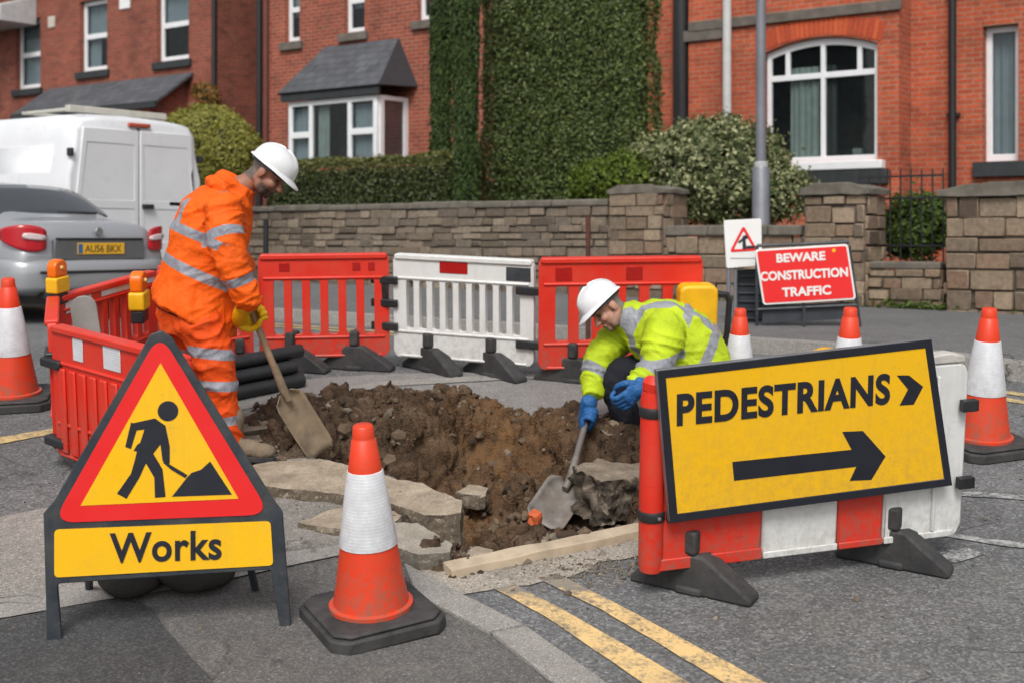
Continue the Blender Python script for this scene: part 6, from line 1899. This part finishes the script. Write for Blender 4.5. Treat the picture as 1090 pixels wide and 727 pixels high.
# waist tape and chest tape run round the leaning torso but not over the sleeve
wc = q1(212, 288); cc = q1(222, 252)
sleeve = [sh, el, cu]
def seg_d(v, a, b_):
    t = max(0, min(1, (v-a).dot(b_-a)/(b_-a).length_squared)); return (v-(a+(b_-a)*t)).length
def band1(v):
    base = bands(bd)(v)
    ds = min(seg_d(v, sh, el), seg_d(v, el, cu)); dl = min(seg_d(v, shl, ell_), seg_d(v, ell_, cul))
    if ds > .112 and dl > .105 or v.y > -.2+.0 and ds > .108:
        n1 = Vector((.42, .0, .90)).normalized(); a = abs((v-wc).dot(n1))-.027
        n2 = Vector((.36, .0, .93)).normalized(); b_ = abs((v-cc).dot(n2))-.026
        # braces over the shoulders
        c_ = max(abs(abs(v.y-.0)-.125)-.024, -(v-cc).dot(n2)-.0, (v-cc).dot(n2)-.165)
        return max(-1, min(base, a, b_, c_))
    return max(-1, min(1, base))
set_attr(me, 'band', band1)
link('jacket', me, ORJ, w1_, ang=180)
# dark undershirt showing below the hem
u = MB(); u.loft([sec(205, 312, .3, .95, .19, .19), sec(203, 326, .34, .94, .20, .20), sec(203, 338, .34, .94, .195, .195)], 26)
link('undershirt', remesh('undershirt', u, .012, 2, .5), BLKC, w1_, ang=180)
t_ = MB()
t_.loft([sec(203, 322, .2, .98, .170, .17), sec(204, 340, .1, 1, .178, .18), sec(206, 356, .05, 1, .17, .172)], 26)
hipr, kn, an_ = q1(214, 345, -.10), q1(233, 408, -.12), q1(243, 474, -.09)
t_.limb([hipr, hipr.lerp(kn, .5)+Vector((.01, -.005, 0)), kn, kn.lerp(an_, .45), an_], [.135, .115, .092, .084, .078])
hipl, knl, anl = q1(200, 345, .10), q1(222, 408, .12), q1(230, 466, .17)
t_.limb([hipl, hipl.lerp(knl, .5), knl, knl.lerp(anl, .5), anl], [.13, .11, .09, .082, .076])
me = remesh('trousers', t_, .0085, 3, .5, drape(.020, 6, [(hipr, kn, 6., 5.), (kn, an_, 7., 5.), (hipl, knl, 6., 5.), (knl, anl, 7., 5.)]))
lg = (kn-an_).normalized()
tb = bands([(q1(232, 375, -.1), (.12, 0, 1), .028, q1(230, 375, -.1), .16), (q1(234, 409, -.1), (.05, 0, 1), .026, q1(234, 409, -.1), .15), (q1(240, 447, -.1), (-.1, 0, 1), .024, q1(240, 447, -.1), .15),
            (q1(214, 375, .1), (.1, 0, 1), .028, q1(214, 375, .14), .15), (q1(224, 409, .12), (.1, 0, 1), .026, q1(224, 409, .16), .12)])
set_attr(me, 'band', tb)
link('trousers', me, ORT, w1_, ang=180)
# cargo pocket on the thigh
pk = MB(); pk.ell(q1(229, 388, -.215), (.075, .02, .075), seg=18, rings=10)
boot('boot', q1(236, 487, -.07), q1(291, 492, -.17), BOOT, w1_)
boot('boot', q1(222, 478, .20), q1(262, 480, .26), BOOT, w1_)
# shovel and the hands on it
S1top, S1s, S1t = P(246, 274, Y1-.08), P(303, 418, Y1-.02), P(343, 482, Y1+.05)
sv = shovel('muddy wooden shovel held by the standing worker, its blade resting on the dug soil', S1top, S1s, S1t, (.35, -.85, .35), .178, WOOD, BLADE)
sdir = (S1s-S1top).normalized()
hp_ = S1top+(S1s-S1top)*((335-274)/(418-274))-g1
glove('glove', hp_, Vector((.5, .2, -.75)), sdir, GLY, w1_, side=-1, wrist=cu+Vector((.004, 0, .0)), sc=1.25)
hp2 = S1top+(S1s-S1top)*.06-g1
glove('glove', hp2, Vector((.6, -.5, -.3)), sdir, GLY, w1_, side=1, wrist=cul, sc=1.15)

# ---------------------------------------------------------------- crouching worker in yellow
Y2 = 7.5
g2 = G(700, 464)
def q2(px, py, dy=0.): return P(px, py, Y2+dy)-g2
w2_ = empty('person', Matrix.Translation(g2), 'crouching worker in yellow hi-vis jacket, white hard hat and blue gloves, digging with a shovel', 'person', 'road workers')
HM2 = head_frame(q2(648, 329, -.03), (-.66, -.34, -.67), (-.62, .05, .75))
b = MB(); head_parts(b, HM2)
b.limb([q2(671, 342), q2(692, 352), q2(725, 370), q2(752, 400)], [.065, .11, .14, .12])
b.limb([q2(684, 348), q2(668, 350, .14), q2(637, 386, .06), q2(629, 420, -.03), q2(627, 428, -.05)], [.06, .058, .043, .036, .034])
b.limb([q2(700, 350), q2(712, 352, -.2), q2(697, 390, -.30), q2(680, 405, -.35)], [.06, .058, .044, .036])
b.limb([q2(752, 402), q2(745, 412, .1), q2(658, 399, .02), q2(674, 456, .04)], [.11, .085, .055, .045])
b.limb([q2(752, 402), q2(745, 416, -.1), q2(704, 448, -.12), q2(756, 458, -.04)], [.11, .085, .055, .045])
me = remesh('body', b, .0065, 2, .4)
HI2 = HM2.inverted()
def hair2(v):
    p = HI2 @ v; return max(0, min(1, ((-.004-p.x)*25+.5)))*(1 if p.z > -.065 and p.length < .2 else 0)*(0 if abs(p.y) > .077 else 1)
def beard2(v):
    p = HI2 @ v; return .75*max(0, min(1, (-.034-p.z)*40))*max(0, min(1, (p.x-.01)*40)) if p.length < .16 else 0
set_attr(me, 'hair', hair2); set_attr(me, 'beard', beard2)
link('body', me, skin_mat('fair_skin', (.44, .22, .15), (.16, .145, .13), (.20, .13, .10)), w2_, ang=180)
eyes(HM2, None, w2_)
hard_hat(HM2 @ Matrix.Translation((.006, 0, .066)) @ Matrix.Rotation(R2D(-5), 4, 'Y'), w2_)
def sec2(px, py, tx, tz, a, bdep, dy=0.):
    t = Vector((tx, 0, tz)).normalized(); pr = Vector((t.z, 0, -t.x))
    return (q2(px, py, dy), pr, a, Vector((0, 1, 0)), bdep)
j = MB()
j.loft([sec2(664, 338, -.9, .45, .075, .08), sec2(672, 341, -.9, .45, .11, .11), sec2(684, 346, -.9, .42, .165, .19), sec2(700, 353, -.88, .45, .205, .225), sec2(718, 366, -.82, .55, .235, .23), sec2(733, 382, -.72, .68, .245, .23), sec2(742, 398, -.6, .8, .225, .23), sec2(746, 412, -.4, .92, .20, .22), sec2(747, 420, -.3, .95, .17, .2)], 30)
j.loft([sec2(660, 334, -.9, .5, .075, .085), sec2(664, 336, -.9, .5, .095, .10), sec2(672, 340, -.9, .5, .10, .11)], 20)
shr, elr, cur = q2(662, 352, .15), q2(637, 384, .07), q2(630, 414, -.01)
j.limb([shr, shr.lerp(elr, .5), elr, elr.lerp(cur, .5), cur], [.10, .098, .088, .080, .066])
shl2, ell2, cul2 = q2(708, 352, -.20), q2(699, 390, -.30), q2(680, 406, -.355)
j.limb([shl2, shl2.lerp(ell2, .5), ell2, cul2], [.115, .112, .095, .066])
me = remesh('jacket', j, .0085, 4, .5, drape(.021, 4, [(q2(672, 340), q2(742, 400), 6., 5.), (shr, elr, 10., 4.), (elr, cur, 13., 4.), (shl2, ell2, 9., 4.), (ell2, cul2, 13., 4.)]))
b2_ = bands([(q2(633, 397, .04), (elr*0+(cur-shr)).normalized(), .028, q2(633, 397, .04), .13),
             (q2(703, 381, -.27), Vector((.12, .25, -1)), .030, q2(702, 381, -.28), .155)])
wc2 = q2(727, 381)
def band2(v):
    base = b2_(v)
    dr = min(seg_d(v, shr, elr), seg_d(v, elr, cur)); dl = min(seg_d(v, shl2, ell2), seg_d(v, ell2, cul2))
    if dr > .108 and dl > .125:
        # hoop round the waist and one low hoop
        n1 = Vector((-.90, .0, .44)).normalized()
        a = abs((v-q2(740, 392)).dot(n1))-.030
        c_ = max(abs(abs(v.y)-.13)-.026, (v-q2(735, 392)).dot(-n1))
        c2 = abs((v-q2(713, 366)).dot(n1))-.028
        return max(-1, min(base, a, c_, c2))
    return max(-1, min(1, base))
set_attr(me, 'band', band2)
link('jacket', me, YEJ, w2_, ang=180)
c_ = MB(); c_.loft([sec2(660, 335, -.85, .5, .068, .072), sec2(668, 340, -.85, .5, .080, .085), sec2(674, 343, -.85, .5, .085, .09)], 22); link('collar', remesh('collar', c_, .008, 2, .5, folds(.004, 9, 14)), BLKC, w2_, ang=180)
t_ = MB()
t_.limb([q2(744, 408, .1), q2(700, 400, .06), q2(659, 401, .02), q2(663, 430, .02), q2(674, 454, .04)], [.15, .12, .098, .088, .075])
t_.limb([q2(744, 412, -.1), q2(722, 432, -.12), q2(706, 446, -.12), q2(732, 456, -.08), q2(758, 458, -.04)], [.15, .115, .09, .08, .07])
t_.ell(q2(746, 414), (.19, .2, .16))
me = remesh('trousers', t_, .0095, 3, .5, folds(.010, 8, 8.)); link('trousers', me, NAVY, w2_, ang=180)
boot('boot', q2(690, 463, .04), q2(648, 464, .0), BOOT, w2_)
boot('boot', q2(790, 464, .02), q2(750, 466, -.02), BOOT, w2_)
S2top, S2s, S2t = P(634, 412, Y2+.08), P(606, 513, Y2-.37), P(577, 556, Y2-.56)
shovel('grey steel shovel held by the crouching worker, its blade down in the trench', S2top, S2s, S2t, (.15, -.72, .62), .225, plain('grey_shaft', (.15, .13, .12), .5, .3, 9, .2, 60, .5), BLADEG, handle='D')
sdir = (S2s-S2top).normalized()
hp_ = S2top+(S2s-S2top)*.33-g2
glove('glove', hp_, Vector((-.10, -.75, -.5)), sdir, GLB, w2_, side=-1, wrist=q2(627, 428, -.05), sc=1.2)
glove('glove', q2(664, 421, -.40), Vector((-.75, -.25, -.6)), Vector((-.5, -.5, .7)), GLB, w2_, side=1, open_=.0, wrist=cul2, sc=1.3)
